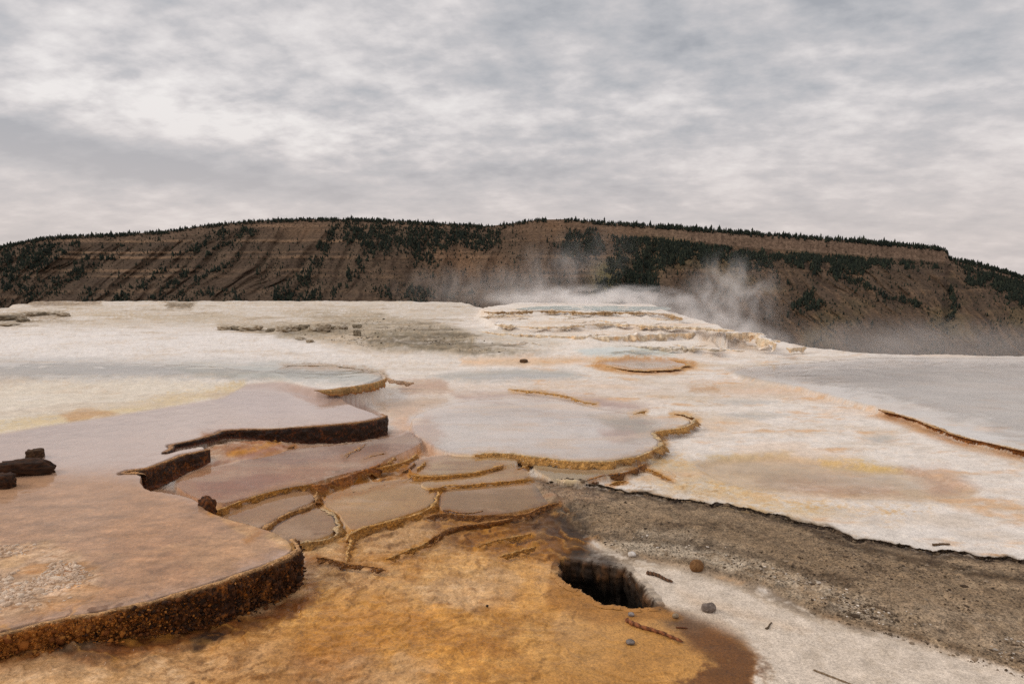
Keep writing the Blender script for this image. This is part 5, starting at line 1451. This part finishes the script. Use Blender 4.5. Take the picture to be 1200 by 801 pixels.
wx = qx + 16 * fbm(qx, qy, 1 / 24.0, 4, 0.6, 91); wy = qy + 11 * fbm(qx, qy, 1 / 18.0, 4, 0.6, 92)
dens = np.zeros(N)
for poly, dd, f in WOODS:
    dens = np.maximum(dens, dd * sstep(f * 2.0, -f * 2.2, sdf(wx, wy, np.array(poly, float))))
for ln in GULLY:
    dens = np.maximum(dens, 0.60 * sstep(7.0, 0.5, pdist(wx, wy, ln)))
clump = fbm(qx, qy, 1 / 12.0, 4, 0.6, 93)
dens = dens * np.clip(0.85 + 1.5 * clump, 0.03, 1.3)
spars = 0.20 * np.clip(0.6 + 2.5 * fbm(qx, qy, 1 / 40.0, 4, 0.6, 94), 0, 2.2) * (1 + 1.2 * sstep(330, 345, qy) * (1 - sstep(560, 600, qx)))
spars *= (1 - 0.25 * sstep(850, 920, qx) * sstep(310, 330, qy))
bare = np.exp(-((qx - 640) / 26) ** 2 - ((qy - 276) / 14) ** 2)
dens = np.maximum(dens, spars) * (1 - 0.9 * bare)
cliffz = (ti > 0.94) & (ti < 0.985) & (qx > 700) & (qx < 1105)
dens[cliffz] *= 0.12
cell_area = 1.0
keep = (RNG.uniform(0, 1, N) < 1.73 * np.where(dens < 0.36, dens * 0.17, dens * (0.26 + 0.10 * sstep(680, 780, qx)))) & (qy < 430)
solo = keep & (dens < 0.36)
mass = keep & ~solo
# crest line
ncr = 6500
cc2 = RNG.uniform(-60, 1260, ncr)
tt2 = np.where(RNG.uniform(0, 1, ncr) < 0.62, RNG.uniform(0.982, 1.0, ncr), RNG.uniform(1.0, 1.03, ncr))
ok = (RNG.uniform(0, 1, ncr) < np.clip(0.85 + 1.2 * fbm(cc2, cc2 * 0, 1 / 25.0, 3, 0.5, 95), 0.15, 1)) & ~((cc2 > 640) & (cc2 < 660)) & ~((cc2 > 566) & (cc2 < 590))
cc2, tt2 = cc2[ok], tt2[ok]
def crest_pos(c, t):
    return np.stack([grid_lookup(A, c, t) for A in (XH, HR, HZ)], 1)
crest = crest_pos(cc2, tt2)
P_mass = np.stack([xx, yy, zz], 1)[mass]
P_solo = np.stack([xx, yy, zz], 1)[solo]
H_mass = 8.0 * np.exp(0.28 * RNG.standard_normal(len(P_mass)))
H_crest = (7.0 + 2.5 * sstep(680, 760, cc2)) * np.exp(0.30 * RNG.standard_normal(len(crest)))
H_solo = 4.6 * np.exp(0.40 * RNG.standard_normal(len(P_solo)))
# the 300 that stand free and show largest are trees of their own
score = H_solo / P_solo[:, 1]
inframe = (to_px(*P_solo.T)[0] > 8) & (to_px(*P_solo.T)[0] < 1192) & (to_px(*P_solo.T)[1] < 348)
order = np.argsort(-(score * inframe))[:300]
chosen = np.zeros(len(P_solo), bool); chosen[order] = True
tree_me = []
for i, (tvv, tff) in enumerate(TT):
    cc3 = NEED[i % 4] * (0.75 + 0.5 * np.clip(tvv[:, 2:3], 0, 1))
    tree_me.append(mesh_from('conifer_tree', tvv, tff, MAT_TREE, cc3, smooth=False))
for k_, i in enumerate(order):
    o = link('conifer_tree', tree_me[k_ % 6], label='small dark conifer standing apart on the brown mountainside', cat='tree', group='scattered conifers on the mountainside')
    o.location = P_solo[i]
    h = H_solo[i] * 1.15
    o.scale = (h * 1.1, h * 1.1, h)
    o.rotation_euler = (0, 0, RNG.uniform(0, 6.28))
def forest(name, P, H, label):
    V, Fc, CO, base = [], [], [], 0
    which = RNG.integers(0, 6, len(P))
    for w_ in range(6):
        m = which == w_
        tvv, tff = TT[w_]
        n = m.sum()
        a = RNG.uniform(0, 6.28, n)
        wd = H[m] * RNG.uniform(1.1, 1.7, n)
        x = tvv[None, :, 0] * np.cos(a)[:, None] - tvv[None, :, 1] * np.sin(a)[:, None]
        y = tvv[None, :, 0] * np.sin(a)[:, None] + tvv[None, :, 1] * np.cos(a)[:, None]
        vv = np.stack([x * wd[:, None], y * wd[:, None], tvv[None, :, 2] * H[m][:, None]], -1) + P[m][:, None, :]
        V.append(vv.reshape(-1, 3))
        Fc.append((tff[None] + (np.arange(n) * len(tvv))[:, None, None]).reshape(-1, 3) + base)
        base += n * len(tvv)
        tint = np.asarray(NEED)[RNG.integers(0, 4, n)] * RNG.uniform(0.7, 1.3, (n, 1))
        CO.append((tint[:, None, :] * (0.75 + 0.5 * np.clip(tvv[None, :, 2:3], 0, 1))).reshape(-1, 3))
    me = mesh_from(name, np.concatenate(V), np.concatenate(Fc), MAT_TREE, np.concatenate(CO), smooth=False)
    return link(name, me, kind='stuff', label=label)
forest('forest', np.concatenate([P_mass, crest, P_solo[~chosen]]), np.concatenate([H_mass, H_crest, H_solo[~chosen]]), 'dark conifer forest covering the crest and gullies of the mountain')
print('TREES mass', len(P_mass), 'crest', len(crest), 'solo', len(P_solo))

# ------------------------------------------------------------------ steam
def steam(px, py, dist, wpx, hpx, depth_m, dens, label, seed, lean_=0.0, flow=(1.0, 1.0, 1.0), thr=(0.42, 0.72), scale=1.1):
    d = ray(px, py); t = dist / d[1]
    c = np.array([d[0] * t, dist, EYE + d[2] * t])
    sx, sy, sz = wpx * dist / FPX / 2, depth_m / 2, hpx * dist / FPX / 2
    bm = bmesh.new()
    bmesh.ops.create_icosphere(bm, subdivisions=3, radius=1.02)
    me = bpy.data.meshes.new('steam'); bm.to_mesh(me); bm.free()
    m, nt = newmat('steam')
    b = NB(nt)
    out = b.n('ShaderNodeOutputMaterial')
    vol = b.n('ShaderNodeVolumePrincipled')
    vol.inputs['Color'].default_value = (0.97, 0.95, 0.94, 1)
    vol.inputs['Anisotropy'].default_value = 0.2
    tcn = b.n('ShaderNodeTexCoord')
    ln = b.vmath('LENGTH', tcn.outputs['Object']).outputs['Value']
    fall = b.mrange(ln, 0.15, 1.0, 1.0, 0.0)
    geo = b.n('ShaderNodeNewGeometry')
    mp = b.n('ShaderNodeMapping')
    mp.inputs['Location'].default_value = (seed * 3.1, seed * 1.7, seed)
    mp.inputs['Scale'].default_value = flow
    b.l(geo.outputs['Position'], mp.inputs[0])
    nz = b.noise(mp.outputs[0], scale, 5, 0.58, 0.6)
    dn = b.math('MULTIPLY', b.math('MULTIPLY', fall, b.mrange(nz, thr[0], thr[1])), dens)
    b.l(dn, vol.inputs['Density'])
    b.l(vol.outputs[0], out.inputs['Volume'])
    me.materials.append(m)
    o = link('steam', me, kind='stuff', label=label)
    o.location = c
    o.scale = (sx, sy, sz)
    o.rotation_euler = (0, lean_, 0)
    return o
steam(856, 356, 31.0, 150, 140, 5.0, 0.7, 'thick white steam plume rising behind the pale fluted step', 1.0, 0.45, (1.0, 1.0, 0.7), (0.44, 0.70), 0.9)
steam(700, 350, 42.0, 340, 40, 6.0, 1.0, 'low white steam drifting over the turquoise spring', 2.0, 0.0, (0.6, 0.6, 1.2), (0.36, 0.66))
steam(650, 318, 43.0, 240, 96, 6.0, 0.16, 'thin wisps of steam rising from the turquoise spring', 3.0, -0.35, (1.0, 1.0, 0.5), (0.42, 0.7), 0.8)
steam(560, 338, 48.0, 240, 70, 6.0, 0.16, 'faint steam veil beyond the dip in the terrace edge', 4.0, 0.0, (1.0, 1.0, 0.6), (0.36, 0.7), 0.7)
steam(850, 386, 31.0, 300, 50, 4.0, 0.9, 'steam rolling down the far slope of the white mound', 5.0, 0.30, (1.0, 1.0, 1.0), (0.36, 0.7), 1.2)
steam(1070, 404, 25.0, 620, 80, 8.0, 0.14, 'thin mist hanging over the wide steaming pool', 6.0, 0.0, (0.6, 0.6, 0.8), (0.32, 0.72), 0.6)
